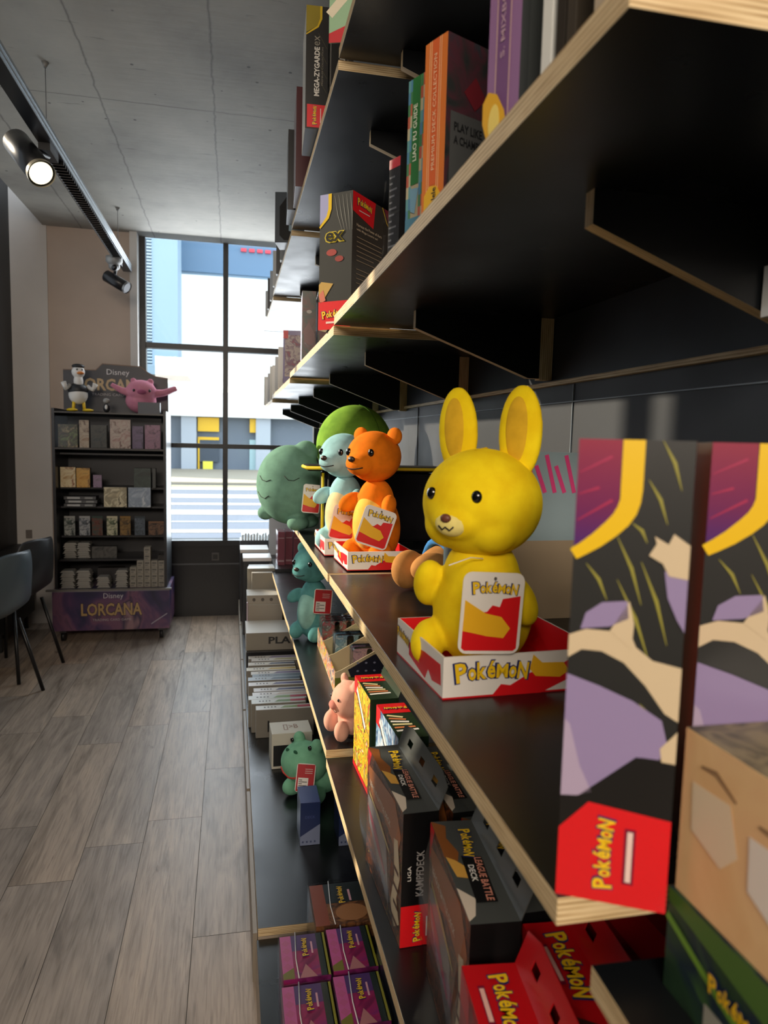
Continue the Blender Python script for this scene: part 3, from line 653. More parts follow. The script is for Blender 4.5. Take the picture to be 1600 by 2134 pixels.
# big tan box over a dark green one, at right edge
t = thing('game_box', 'tan box with two pale panels printed on it at the right edge', 'box', (.313, .06, 1.085), 0); mb = MB()
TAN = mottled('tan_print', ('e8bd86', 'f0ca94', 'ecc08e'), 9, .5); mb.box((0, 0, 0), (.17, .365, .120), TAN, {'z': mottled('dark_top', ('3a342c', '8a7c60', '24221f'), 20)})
f = left(.365)
mb.stroke(f, ((.02, .100), (.035, .102), (.055, .092)), [.002, .004, .002], P('9a7a58', .5), 2); mb.stroke(f, ((.075, .088), (.095, .088), (.115, .074)), [.002, .005, .002], P('9a7a58', .5), 2)
mb.flat(f, ((.012, .086), (.05, .088), (.06, .058), (.045, .042), (.014, .052)), P('efdcbc', .5), 2); mb.flat(f, ((.068, .078), (.12, .080), (.125, .038), (.10, .030), (.07, .043)), P('f0e8dc', .5), 2)
mb.build('carton', t, bevel=.0006)
t = thing('game_box', 'dark green box with yellow lettering under the tan box', 'box', (.311, .05, 1.0085), 0); mb = MB()
mb.box((0, 0, 0), (.18, .378, .076), mottled('green_dark_print', ('14211c', '26402a', '1c2a3a', '3a5a34'), 14)); f = left(.378)
mb.flat(f, ((.0, .076), (.10, .076), (.10, .05), (.0, .066)), P('4b6f2e', .4), 1); mb.stroke(f, ((.0, .055), (.06, .035), (.12, .022)), .006, P('6d9a34', .4), 2)
mb.logo(f, .075, .040, .052, -.05, 3); mb.rect(f, .045, 0, .30, .022, P('9c9c90', .5), 1); mb.rect(f, .115, 0, .30, .05, P('9c9c90', .5), 1); mb.build('carton', t, bevel=.0006)

# ================================================================== HANGING BATTLE BOXES (lower shelf)
ART_K = mottled('dark_fire_print', ('161514', '2a2422', '8a4a1e', '3a2018', '14110f', 'b08a3a'), 26, .3, 2.5)
ART_Y = mottled('yellow_fire_print', ('a8a81c', 'e8c21c', 'e6852c', 'f2dc3a', '6f8a28', 'd23a22', 'efe2aa'), 17, .3, 3)
ART_B = mottled('blue_white_print', ('3f6aac', 'dfe6ec', '8ab3d4', '2d4a7c', 'f0f2f2'), 15, .3, 3)
ART_R = mottled('red_print', ('7a0c14', 'b01018', '5a0a12'), 12, .35)
def battle_box(label, loc, rotz, L, Wd, H, style='dark', tab=True, side=True):
    """box whose printed front looks at the aisle (-x); its end (-y) and top are seen. local x = depth, y = length"""
    t = thing('battle_box', label, 'box', loc, rotz); mb = MB()
    base = {'dark': P('0f0f10', .3, .4), 'yellow': P('22331f', .35, .3), 'blue': P('1d3324', .35, .3), 'red': P('8c0e14', .35, .3)}[style]
    art = {'dark': ART_K, 'yellow': ART_Y, 'blue': ART_B, 'red': ART_R}[style]
    topc = {'dark': P('4a4d4b', .32, .3), 'yellow': P('22331f', .35, .3), 'blue': P('22331f', .35, .3), 'red': P('c01018', .35, .3)}[style]
    mb.box((0, 0, 0), (Wd, L, H), base, {'-x': art, 'z': topc})
    f = front(); g = left(L); h = F((0, L, H), (0, -1, 0), (1, 0, 0)); hw = Wd   # h: top face read from the aisle
    if style == 'dark':
        mb.rect(f, 0, 0, Wd, H * .31, RED, 1); mb.logo(f, Wd * .46, H * .15, H * .22, PI / 2, 3); mb.rect(f, Wd * .72, H * .07, Wd * .76, H * .22, WHITE, 3)
        s1 = f.sub(Wd * .62, H * .38, PI / 2); mb.text(s1, 'KAMPFDECK', H * .34, P('8d8a88', .4), k=3, off=.02, hgt=Wd * .22); s1 = f.sub(Wd * .26, H * .50, PI / 2); mb.text(s1, 'LIGA', H * .11, WHITE, k=3, hgt=Wd * .1)
        # warm strokes sweeping over the top
        mb.flat(h, ((0, 0), (L * .10, 0), (L * .4, 0), (L * .48, hw * .22), (L * .36, hw * .35), (L * .2, hw * .2), (L * .06, hw * .3)), P('8a5226', .35, .2), 1)
        mb.flat(h, ((L * .4, hw * .02), (L * .60, hw * .1), (L * .62, hw * .35), (L * .52, hw * .4), (L * .44, hw * .2)), P('d9a44a', .35, .2), 2)
        mb.flat(h, ((L * .7, 0), (L * .98, 0), (L * .94, hw * .16), (L * .80, hw * .3)), P('d9cbb8', .35, .2), 2)
        mb.logo(h, L * .27, hw * .62, L * .30, -.12, 4)
        mb.flat(h, ((L * .40, hw * .36), (L * .84, hw * .28), (L * .84, hw * .72), (L * .42, hw * .80)), BLACK, 3)
        mb.text(h.sub(L * .43, hw * .62, -.08), 'LEAGUE BATTLE', L * .40, P('d98f78', .4), k=5, off=.02, hgt=hw * .16); mb.text(h.sub(L * .50, hw * .42, -.08), 'DECK', L * .16, WHITE, k=5, off=.02, hgt=hw * .13)
        mb.flat(g, ((0, H), (L * .12, H), (0, H * .75)), RED, 1)
        mb.flat(g, ((0, H * .86), (L * .35, H * .92), (L * .8, H * .98), (L * .97, H * .80), (L * .88, H * .62), (L * .5, H * .7), (L * .2, H * .6)), P('a8622a', .3, .2), 1)
        mb.flat(g, ((L * .80, H * .70), (L * .90, H * .74), (L * .97, H * .5), (L * .90, H * .30), (L * .98, H * .16), (L * .84, H * .04), (L * .76, H * .2), (L * .84, H * .44)), P('d6c4a2', .3, .2), 2)
        for q in range(4): mb.rect(g, L * (.80 + .03 * (q % 2)), H * (.10 + q * .13), L * .94, H * (.13 + q * .13), P('4a2418', .3), 3)
        mb.flat(g, ((L * .04, H * .62), (L * .10, H * .40), (L * .3, H * .30), (L * .62, H * .12), (L * .72, H * .10), (L * .62, H * .50), (L * .4, H * .62)), P('857f80', .25, .4), 2)
        mb.stroke(g, ((L * .06, H * .52), (L * .3, H * .42), (L * .6, H * .28)), [H * .02, H * .10, H * .03], P('b0455c', .25, .3), 3)
        mb.stroke(g, ((L * .10, H * .66), (L * .4, H * .60), (L * .7, H * .52)), [H * .02, H * .05, H * .02], P('c9b26a', .25, .3), 3)
        mb.text(g.sub(L * .12, H * .74, -.02), 'LEAGUE BATTLE DECK', L * .6, P('d9cdb8', .4), k=4, off=.02, hgt=H * .045)
    else:
        mb.rect(h, 0, 0, L * .30, hw, RED, 1) if style != 'red' else None
        mb.logo(h, L * .16, hw * .55, hw * .8, -PI / 2, 3) if style != 'red' else None
        mb.rect(g, 0, H * .82, L * .20, H, RED, 1)
        if style == 'red':
            mb.logo(h, L * .30, hw * .55, L * .42, -.04, 3); mb.rect(h, L * .16, hw * .16, L * .42, hw * .28, P('7a1030', .4), 3); mb.rect(h, L * .18, hw * .18, L * .40, hw * .26, P('e5b5a8', .4), 4)
            mb.flat(h, ((L * .58, 0), (L, 0), (L, hw), (L * .72, hw)), P('4a2a22', .35, .2), 2); mb.disc(h, L * .80, hw * .45, L * .10, hw * .28, P('a8a098', .4), 3)
        else:
            for q in range(6): mb.stroke(h, ((L * (.36 + q * .09), hw * .1), (L * (.44 + q * .07), hw * (.6 + .05 * q))), hw * .12, (P('dccf9a', .4), P('c9784a', .4), WHITE)[q % 3], 2)
            mb.stroke(g, ((L * .18, H * .9), (L * .75, H * .62)), H * .07, WHITE, 2); mb.stroke(g, ((L * .18, H * .86), (L * .75, H * .58)), H * .02, BLACK, 3)
            mb.rect(g, 0, 0, L, H * .05, RED, 2)
    mb.build('carton', t, bevel=.0008)
    if side:   # bulging clear blister on the aisle side
        b2 = MB(); n = 10; A = []
        for i in range(n + 1):
            u = i / n; A.append((-.016 * math.sin(PI * u) - .001, H * .94 * u + H * .03))
        for i in range(n):
            (x0, z0), (x1, z1) = A[i], A[i + 1]
            b2.face([V((x0, L * .04, z0)), V((x1, L * .04, z1)), V((x1, L * .96, z1)), V((x0, L * .96, z0))], WRAP, True)
        b2.build('blister', t)
    if tab:
        tb = MB(); hm = topc if style != 'red' else P('c01018', .35, .3)
        f2 = F((Wd, L, H), (0, -1, 0), V((.35, 0, .95)));  hh = .05
        out = [(0, 0), (0, hh * .75), (L * .06, hh), (L * .94, hh), (L, hh * .75), (L, 0)]
        # card with three hang slots: built as strips around the slots
        xs = [0, .17, .27, .46, .56, .75, .85, 1.0]
        for i in range(7):
            a0, a1 = xs[i] * L, xs[i + 1] * L
            if i % 2 == 1:
                parts = ((0, hh * .38), (hh * .62, hh))
            else: parts = ((0, hh),)
            for z0, z1 in parts:
                c0 = hh * .8 if (i == 0 and z1 == hh) else z1; c1 = hh * .8 if (i == 6 and z1 == hh) else z1
                tb.prism([f2.at(a0, z0), f2.at(a1, z0), f2.at(a1, c1), f2.at(a0, c0)], f2.n * .0012, hm)
        tb.build('hang_tab', t)
    return t
battle_box('black battle box with orange artwork, its end reading a German title', (.262, 1.012, .603), math.radians(2), .245, .058, .222)
battle_box('nearest black battle box with orange artwork beside the red box', (.275, .735, .603), math.radians(-4), .225, .062, .236)
battle_box('red-topped battle box nearest the camera at the bottom', (.232, .50, .603), math.radians(-6), .20, .062, .216, 'red')
battle_box('red battle box standing behind the nearest red-topped box', (.335, .52, .603), math.radians(-4), .24, .055, .21, 'red', True, False)
battle_box('black battle box in the back row beside the shelf edge', (.345, 1.02, .603), math.radians(3), .24, .055, .212, 'dark', False, False)
battle_box('second black battle box in the back row, nearest the camera', (.358, .775, .603), math.radians(1), .23, .055, .212, 'dark', False, False)
battle_box('yellow and red picture box beside the peach plush', (.303, 1.495, .603), math.radians(2), .165, .066, .222, 'yellow', True, False)
battle_box('blue and white picture box between yellow and black boxes', (.318, 1.285, .603), math.radians(2), .18, .062, .222, 'blue', False, False)
# dark red boxes lying under the plush shelf end
for i, (x, y, a) in enumerate(((.455, .60, 2), (.52, .90, -3))):
    mb = MB().box((0, 0, 0), (.13, .24, .21 - .01 * i), ART_R); mb.rect(top(.21 - .01 * i), .01, .02, .06, .20, RED, 1)
    tag(mb.build('carton_box', loc=(x, y, .603), rotz=math.radians(a), bevel=.001), ('dark red box in shadow under the shelf end', 'dark red box in shadow behind the back row of battle boxes')[i], 'box')

# ================================================================== PEACH PLUSH, TIN DISPLAY, TEAL PLUSH (lower shelf)
t = thing('plush_pig', 'small peach plush pig peeking past the yellow picture box', 'plush toy', (.305, 1.775, .6222), math.radians(-75))
mb = MB(); m = fabric('e3ab96', 'd89c88'); hc = (0, 0, .098); hr = (.052, .048, .050)
mb.ell(hc, hr, m); mb.ell((0, .02, .045), (.048, .05, .042), m); mb.ell((-.042, -.018, .074), (.018, .022, .018), m); mb.ell((-.035, -.035, .035), (.020, .022, .030), m); mb.ell((.03, -.035, .030), (.018, .020, .028), m); mb.ell((-.035, 0, .145), (.014, .010, .016), m); mb.ell((.035, 0, .145), (.014, .010, .016), m)
soft(mb, 'body', t, .003); MB().ell((0, -.047, .092), (.016, .010, .012), fabric('d58a7c')).build('snout', t); eyes(t, hc, hr, sep=.022, up=.012, s=.004)
stitch(t, hc, hr, ((-.012, -.022), (0, -.027), (.012, -.022)), .001, 'mouth')

t = thing('counter_display', 'open card display box with cream compartments holding small tins', 'display box', (.311, 2.085, .6222), math.radians(-1))
def side_panel(y): 
    return [V((0, y, 0)), V((.17, y, 0)), V((.17, y, .14)), V((.12, y, .13)), V((.02, y, .075)), V((0, y, .068))]
DISP = mottled('display_print', ('8f9a2a', 'c9c23a', 'c4453a', 'd8c9a8', '3a3f5a', 'b08a9a'), 22, .4, 2); DISP2 = P('c9ba92', .6)
mb = MB(); mb.box((0, 0, 0), (.17, .52, .003), DISP2); mb.box((0, .003, .003), (.003, .517, .066), DISP, {'x': DISP2}); mb.box((.167, .003, .003), (.17, .517, .14), DISP2); mb.build('tray_body', t)
mb = MB(); mb.prism(side_panel(0), (0, .002, 0), DISP2, DISP2)
f = front(); mb.flat(f, ((0, 0), (.17, 0), (.17, .06), (0, .05)), P('6f7a2a', .4), 1); mb.flat(f, ((.05, .05), (.17, .06), (.17, .13), (.12, .12), (.04, .075)), P('1d2030', .4), 1)
for i in range(8): mb.disc(f, .07 + (i % 4) * .026, .07 + (i // 4) * .025, .004, .003, P('8a8fa8', .4), 2)
mb.build('end_panel', t)
for y in (.17, .34, .516): mb = MB(); mb.prism(side_panel(y), (0, .002, 0), DISP2, DISP2); mb.build('divider', t)
def tin(name_label, x, y, z, col, m2, rot, grp):
    o = thing('mini_tin', name_label, 'tin', (x, y, z), rot, grp); mb = MB(); pts = []
    for cx, cz, a0 in ((.022, .012, -90), (.022, .112, 0), (-.022, .112, 90), (-.022, .012, 180)):
        for j in range(4): a = math.radians(a0 + j * 30); pts.append(V((cx + .010 * math.cos(a), 0, cz + .010 * math.sin(a))))
    mb.prism(pts, (0, .020, 0), m2, P('8a8c88', .2, 0, 1.0)); mb.build('tin_case', o, bevel=.0015)
    w2 = MB(); w2.box((-.034, -.001, .0), (.034, .0215, .128), WRAP); w2.build('wrapper', o); return o
TM1 = mottled('tin_silver_red', ('b9b5b0', '6a6660', 'b04a52', '8f8c88'), 40, .25); TM2 = mottled('tin_blue', ('8fb6c8', '5f8aa0', 'c9d8dc'), 40, .25); TM3 = mottled('tin_purple', ('8a6a8c', 'a8889a', '5a4a6a'), 40, .25)
k = 0
for (yy, xs_, mm, lab, nm) in ((2.47, (.352, .395, .438), TM1, 'silver shrink-wrapped mini tin in the far compartment of the display', 'far tins'), (2.285, (.372, .41, .448), TM2, 'pale blue shrink-wrapped mini tin in the middle compartment of the display', 'middle tins'), (2.13, (.405, .448), TM3, 'mini tin in the near compartment of the display', 'near tins')):
    for x in xs_:
        for j in range(3 if nm == 'far tins' else 2):
            tin(lab, x, yy + j * .035, .6265 + .0, None, mm, math.radians(90) if False else 0.0, nm)

bear('plush_hippo', 'blue-green plush animal with pale belly standing under the plush shelf', (.312, 2.70, .6222), math.radians(-45), '5c9a9a', '8cbcb4', 1.12)
t = bpy.data.objects['plush_hippo']; g_ = hang_tag('', (0, 0, 0), 0, .068, .095, print_='bar', body=t, label='red card tag with white barcode panel')
g_.location = Matrix.Rotation(math.radians(45), 4, 'Z') @ (V((.300, 2.60, .745)) - t.location); g_.rotation_euler = (0, math.radians(4), math.radians(45))

# ================================================================== ON THE BASE CABINET
# green frog with tag
t = thing('plush_frog', 'green plush frog lying on the base cabinet with a red price tag', 'plush toy', (.262, 2.32, .1725), math.radians(-55)); m = fabric('7cb896', '6fa888')
hc = (0, -.02, .135); hr = (.085, .075, .068)
mb = MB(); mb.ell(hc, hr, m); mb.ell((0, .06, .075), (.075, .08, .072), m); mb.ell((.045, -.005, .198), (.022, .02, .026), m); mb.ell((-.045, -.005, .198), (.022, .02, .026), m)
for sx in (-1, 1): mb.ell((sx * .055, -.02, .032), (.028, .045, .032), m)
soft(mb, 'body', t); eyes(t, (0, -.02, .2), (.07, .022, .03), sep=.045, up=.002, s=.008)
stitch(t, hc, hr, ((-.045, -.012), (-.03, -.026), (0, -.034), (.03, -.026), (.045, -.012)), .004, 'mouth', P('c9433c', .6))
for a, b_ in ((-.03, .045), (.01, .05)): MB().ell(on_head(hc, hr, a, b_, -.002), (.010, .004, .008), fabric('2f6048')).build('spot', t)
g_ = hang_tag('', (0, 0, 0), 0, .062, .088, print_='bar', body=t, label='red card tag with a white price sticker')
g_.location = Matrix.Rotation(math.radians(55), 4, 'Z') @ (V((.203, 2.195, .262)) - t.location); g_.rotation_euler = (-.35, math.radians(8), math.radians(55))
# dark blue slim boxes
BLU = P('26335c', .3, .4); BGR = P('7a84a0', .35, .3)
for i, (x, y) in enumerate(((.207, 2.035), (.322, 2.015))):
    t = thing('deck_box', ('slim dark blue card box standing beside the green frog', 'slim dark blue card box half hidden behind the shelf edge')[i], 'box', (x, y, .1722), math.radians(0)); mb = MB()
    mb.box((0, 0, 0), (.060, .105, .135), BLU, {'z': P('3f4d80', .3, .4)}); f = front(); mb.flat(f, ((0, 0), (.06, 0), (.06, .065), (0, .028)), BGR, 1); mb.text(f, 'DECK', .030, P('4d5a8c', .4), .015, .085, 2)
    for q in range(4): mb.rect(f, .006 + q * .012, .008, .011 + q * .012, .014, P('454f70', .4), 2)
    mb.build('carton', t, bevel=.0008)
# magenta bundles wrapped in film
MAG = mottled('magenta_print', ('6e1848', 'a2285e', '8a2a6c', '5a1a44'), 18, .3, 1.0); MAG2 = P('c9609a', .3, .3); BRZ = mottled('bronze_print', ('2a2622', '8a5a34', '4a3022', 'b07a4a'), 20, .3)
def bundle(label, loc, kind, w_=.098, d=.128, h=.148):
    t = thing('booster_bundle', label, 'box', loc, 0); mb = MB()
    base = MAG if kind == 'mag' else BRZ
    mb.box((0, 0, 0), (w_, d, h), base, {'x': P('1d2420', .35, .3)}); f = top(h)
    mb.rect(f, 0, 0, w_ * .24, d, MAG2 if kind == 'mag' else P('8f4a34', .3, .3), 1)
    if kind == 'mag':
        for q in range(5): mb.flat(f, ((w_ * .02, d * (.1 + q * .18)), (w_ * .12, d * (.02 + q * .18)), (w_ * .22, d * (.1 + q * .18)), (w_ * .12, d * (.18 + q * .18))), P('c25f8c', .3, .3), 2)
        mb.rect(f, w_ * .24, d * .62, w_ * .80, d, P('55386f', .3, .3), 1); mb.flat(f, ((w_ * .35, 0), (w_ * .72, 0), (w_ * .5, d * .30)), P('b87a7a', .35), 2)
        mb.rect(f, w_ * .80, 0, w_ * .95, d, P('1d2a22', .35), 2); mb.rect(f, w_ * .93, 0, w_, d, P('8f8a20', .35), 2)
        mb.flat(f, ((0, 0), (w_ * .24, 0), (w_ * .24, d * .24), (0, d * .12)), P('7a7426', .35), 3)
    else:
        mb.rect(f, w_ * .24, d * .5, w_, d, P('232b2a', .35, .3), 1); mb.disc(f, w_ * .65, d * .25, w_ * .28, d * .2, P('a8744a', .3), 2)
    mb.logo(f, w_ * .52, d * .68, d * .42, -PI / 2 + PI, 4); mb.rect(f, w_ * .66, d * .52, w_ * .70, d * .80, P('e0a8b0', .4), 4)
    mb.build('carton', t, bevel=.001)
    g = .004; w2 = MB().box((-g, -g, 0), (w_ + g, d + g, h + g), WRAP); w2.build('plastic_wrap', t, bevel=.003)
    MB().tube([V((w_ * .32, -g, h + g + .001)), V((w_ * .30, d * .4, h + g + .0012)), V((w_ * .35, d + g, h + g + .001))], .0012, P('d8d4d0', .3)).build('wrap_seam', t)
    return t
bundle('magenta film-wrapped bundle at left of the pair behind', (.108, 1.352, .1485), 'mag')
bundle('magenta film-wrapped bundle at left, nearest the camera', (.103, 1.205, .1485), 'mag')
bundle('magenta film-wrapped bundle at right of the pair behind', (.212, 1.358, .1485), 'mag', .095)
bundle('magenta film-wrapped bundle at right, nearest the camera', (.208, 1.215, .1485), 'mag', .095)
bundle('bronze and dark film-wrapped bundle behind the magenta ones', (.192, 1.500, .1485), 'bronze', .135, .15, .148)
for i, x in enumerate((.318, .345)):
    tag(MB().box((0, 0, 0), (.020, .16, .24), P('3c4250', .25, .5)).box((-.002, -.003, 0), (.022, .163, .243), WRAP).build('binder', loc=(x, 1.22 - .03 * i, .149), rotz=math.radians(3), bevel=.002), ('grey wrapped binder standing right of the magenta bundles', 'grey wrapped binder nearest the shelf edge by the bundles')[i], 'binder')

# rows of upright white boxes towards the window
PAP = P('cfc9be', .55, .1); PAPD = P('8d877c', .55)
cols = [('e2ddd4', '9a8fb0'), ('e2ddd4', 'b8b080'), ('d8d2c4', '3a4258'), ('e2dcc8', 'c9a84a'), ('dcd6cc', '6a5a80'), ('8a97a0', '6f8088'), ('a8b4ba', '566a78'), ('dcd8d2', '5a5680'), ('d8d4ce', '4a4e70'), ('dad6d0', 'c8b8a8'), ('c9ccc4', '6f8f3a'), ('ccd0c8', '5f7f3c'), ('cfd0c8', '7a8f4a')]
n = len(cols); y = 3.52
for i, (c1, c2) in enumerate(cols):
    wx = .235 + .012 * math.sin(i * 2.1); x0 = .088 + .014 * math.sin(i * 1.7); h = .118 + .006 * math.sin(i * 1.3); th = .047
    mb = MB().box((0, 0, 0), (wx, th, h), P(c1, .5, .2), {'-y': P('7f7a70', .5)}); f = top(h)
    mb.flat(f, ((wx * .42, th * .25), (wx * .50, th * .75), (wx, th * .75), (wx, th * .25)), P(c2, .45, .2), 1)
    if i >= 10: mb.rect(f, wx * .72, th * .25, wx, th * .75, P('b03a48', .45, .2), 2)
    for q in range(4): mb.rect(f, wx * (.14 + q * .06), th * .4, wx * (.17 + q * .06), th * .65, P('55524e', .5), 2)
    if i == n - 1: mb.rect(front(), wx * .2, h * .2, wx * .23, h * .6, BLACK, 1)
    tag(mb.build('card_game_box', loc=(x0, y - .057 * i, .1722), bevel=.0008), ['white-topped game box with ' + s for s in ('a mauve band, farthest of the row', 'a khaki band near the far end of the row', 'a dark slate band in the far part of the row', 'a golden yellow band', 'a plum purple band', 'a grey-green top, farther of two alike', 'a steel grey top, nearer of two alike', 'a violet band, farther of two', 'a navy violet band, nearer of two', 'an all pale top and small printed square', 'green and red bands, farthest of three', 'green and red bands, middle of three', 'green and red bands, nearest of three')][i], 'box', 'row of upright game boxes on the base cabinet')
# pale paper box in front of the row, open dark front
t = thing('paper_box', 'pale paper box with printed brackets behind the green frog', 'box', (.150, 2.55, .1722), math.radians(2)); mb = MB()
mb.box((0, 0, 0), (.150, .11, .135), P('c9c6b8', .6), {}); f = top(.135); mb.text(f, '[]>B', .055, P('8a6a50', .5), .048, .03, 2, .01, .05); f = front(); mb.rect(f, .006, .01, .146, .09, P('17191b', .4), 1); mb.build('carton', t, bevel=.001)
# playmat box with lettering
def wbox(label, loc, size, m, txt=None, name='stacked_box', face=None, grp=None, rot=0.0, deco=0):
    mb = MB().box((0, 0, 0), size, m, {'-y': face or m}); f = front()
    if txt: mb.text(f, txt, size[0] * .62, BLACK, size[0] * .42, size[2] * .35, 2, .03, size[2] * .42)
    for q in range(deco): mb.disc(f, size[0] * (.2 + q * .25), size[2] * .5, size[2] * .18, size[2] * .2, P('5d564e', .5), 2)
    return tag(mb.build(name, loc=loc, rotz=rot, bevel=.001), label, 'box', grp)
WB, WB2, KK = P('dcd7cb', .5, .2), P('8f887b', .55), P('1c1c1f', .35, .3)
wbox('dark long box with orange marks under the lettered grey box', (.078, 3.60, .1722), (.27, .22, .13), KK)
wbox('grey box lettered PLAY in black capitals', (.078, 3.62, .303), (.27, .25, .092), WB, 'PLAY!', face=WB2)
wbox('beige box with printed rings, lower of two behind the lettered box', (.092, 3.92, .1722), (.19, .16, .30), WB, face=P('a39a8c', .5), deco=3)
wbox('beige box with printed rings, upper of two behind the lettered box', (.088, 3.93, .473), (.19, .16, .05), WB, face=P('a39a8c', .5), deco=3)
wbox('pale pink box lying left of the ringed boxes', (.086, 3.88, .1722), (.004 + .0, .03, .32), P('d8c0cc', .5))
wbox('large grey-beige carton with printed back, tallest of the pile', (.118, 4.10, .1722), (.24, .035, .445), WB, face=WB2)
for i in range(4):
    wbox('pale carton in the row behind the tallest carton, ' + ('nearest', 'second', 'third', 'farthest')[i], (.095 + .004 * i, 4.145 + i * .052, .1722), (.26, .048, .462 - .004 * i), P(('d8cfb4', 'e0d8c4', 'cfd4cf', 'dcdcd6')[i], .5, .2), face=WB2)
wbox('black case with white lid, nearer of two by the window', (.075, 4.42, .1722), (.17, .17, .455), KK); wbox('white lid on the nearer black case by the window', (.073, 4.418, .6285), (.174, .174, .022), WHITE)
wbox('black case with white lid, farther of two by the window', (.062, 4.72, .1722), (.18, .20, .46), KK); wbox('white lid on the farther black case by the window', (.060, 4.718, .6335), (.184, .204, .022), WHITE)
t = thing('wrapped_pack_row', 'row of crinkled clear packs beside the window', 'packs', (.062, 5.02, .1722))
MB().box((0, 0, 0), (.22, .16, .50), KK).build('carton', t)
mb = MB()
for i in range(10):
    x = .012 + i * .02; mb.prism([V((x, .02, .501)), V((x + .014, .02, .501)), V((x + .016, .02, .54 + .012 * math.sin(i * 3))), V((x + .006, .02, .55 - .01 * math.cos(i * 2))), V((x - .002, .02, .535))], (0, .12, 0), P('d9dfe2', .15, .6))
mb.build('pack_tops', t)
# pink wrapped boxes on the shelf by the window
for i in range(4):
    t = thing('card_pack_box', 'pink shrink-wrapped card box by the window, ' + ('leftmost of four', 'second of four', 'third of four', 'rightmost of four')[i], 'box', (.272 + i * .047, 4.22 + .02 * (i % 2), .6385), math.radians(1), 'pink shrink-wrapped card boxes')
    mb = MB().box((0, 0, 0), (.042, .12, .20), P('c66c78', .35, .3), {'-y': P('b0606c', .35, .3), 'z': P('e0a8a8', .35, .3)})
    f = front(); mb.rect(f, .004, .02, .038, .03, P('e5c0c0', .4), 1); mb.rect(f, .004, .16, .038, .165, P('e5c0c0', .4), 1); mb.build('carton', t)
    MB().box((-.001, -.002, 0), (.043, .122, .203), WRAP).build('plastic_wrap', t)
tag(MB().box((.25, 4.1, .6185), (.48, 4.45, .6375), KK).build('flat_box'), 'flat black box under the pink wrapped boxes', 'box')
for i in range(5):
    wbox('white framed sheet standing at the shelf end by the window', (.245 + .016 * i, 4.72 + i * .13, .6185), (.14, .006, .40 - .01 * i), P('cfd6d8', .3, .3), name='framed_sheet', grp='framed sheets by the window')
for i in range(4):
    wbox('white-grey box in the row far along the plush shelf', (.245 + .01 * (i % 2), 3.0 + i * .55, 1.0675 - .003 * (1 + i // 2)), (.16, .07, .19), P(('b8bfc4', '5a4a50', 'c9c4bc', '40454c')[i], .4, .2), grp='far boxes along the plush shelf')

# ================================================================== UPPER SHELF GOODS
z1 = ZU[0] + TH + .0003
def book_box(name, label, loc, rot, W, D, H, mk, cat='box', wrap=False):
    """W = along the cover (away from the spine), D = spine thickness. the spine faces -x in local space"""
    t = thing(name, label, cat, loc, rot); mb = MB(); mk(mb, W, D, H); mb.build('carton', t, bevel=.0006)
    if wrap:
        MB().box((-.0015, -.0015, 0), (W + .0015, D + .0015, H + .0015), WRAP).build('shrink_wrap', t)
    return t
def mk_orange(mb, W, D, H):
    O = P('d2742c', .62); mb.box((0, 0, 0), (W, D, H), P('3a3532', .62), {'-x': O, '-y': mottled('dark_cover', ('1c1f22', '2a2c2c', '4a2630', '22343a'), 16), 'z': O}); f = left(D); g = front()
    for a in (.22, .30, .66, .74): mb.rect(f, D * a, 0, D * (a + .025), H, P('e6b98a', .4), 2)
    mb.rect(f, D * .34, H * .22, D * .64, H, P('cf5f2a', .62), 1)
    mb.text(f.sub(D * .57, H * .30, PI / 2), 'PREMIUM DECK COLLECTION', H * .62, P('eac9a0', .4), k=3, hgt=D * .14)
    mb.disc(f, D * .55, H * .12, D * .42, H * .10, P('e0ae1c', .4), 4, 8, .3); mb.text(f.sub(D * .70, H * .06, PI / 2), 'ukulele', H * .14, BLACK, k=5, off=.02, hgt=D * .2)
    mb.rect(g, .008, 0, W - .006, H * .60, P('4a4c4c', .4), 1); mb.text(g, 'PLAY LIKE', W * .5, P('17181a', .4), .014, H * .50, 3, .02, .011); mb.text(g, 'A CHAMPION', W * .62, P('17181a', .4), .014, H * .43, 3, .02, .011)
    mb.flat(g, ((W * .3, H * .72), (W * .5, H * .82), (W * .7, H * .72), (W * .5, H * .64)), P('6a1a24', .4), 2)
def mk_purple(mb, W, D, H):
    O = P('8a6590', .62); mb.box((0, 0, 0), (W, D, H), P('332c38', .62), {'-x': O, '-y': P('2b2f30', .62), 'z': O}); f = left(D); g = front()
    for a in (.26, .68): mb.rect(f, D * a, 0, D * (a + .03), H, P('c9a8a0', .4), 2)
    mb.rect(f, D * .29, 0, D * .68, H, P('6f4a78', .62), 1)
    mb.text(f.sub(D * .58, H * .30, PI / 2), 'S. MIXBOARD | THE FAMILY', H * .66, P('b89aa8', .4), k=3, off=.01, hgt=D * .17)
    mb.disc(f, D * .3, H * .10, D * .34, H * .12, P('dba61c', .4), 4, 9, .4); mb.disc(f, D * .3, H * .10, D * .18, H * .06, P('e8d06a', .4), 5)
    mb.rect(g, .01, 0, W, H * .6, P('3c4040', .4), 1); mb.text(g, 'PLAY LIKE', W * .5, P('17181a', .4), .014, H * .48, 3, .02, .012)
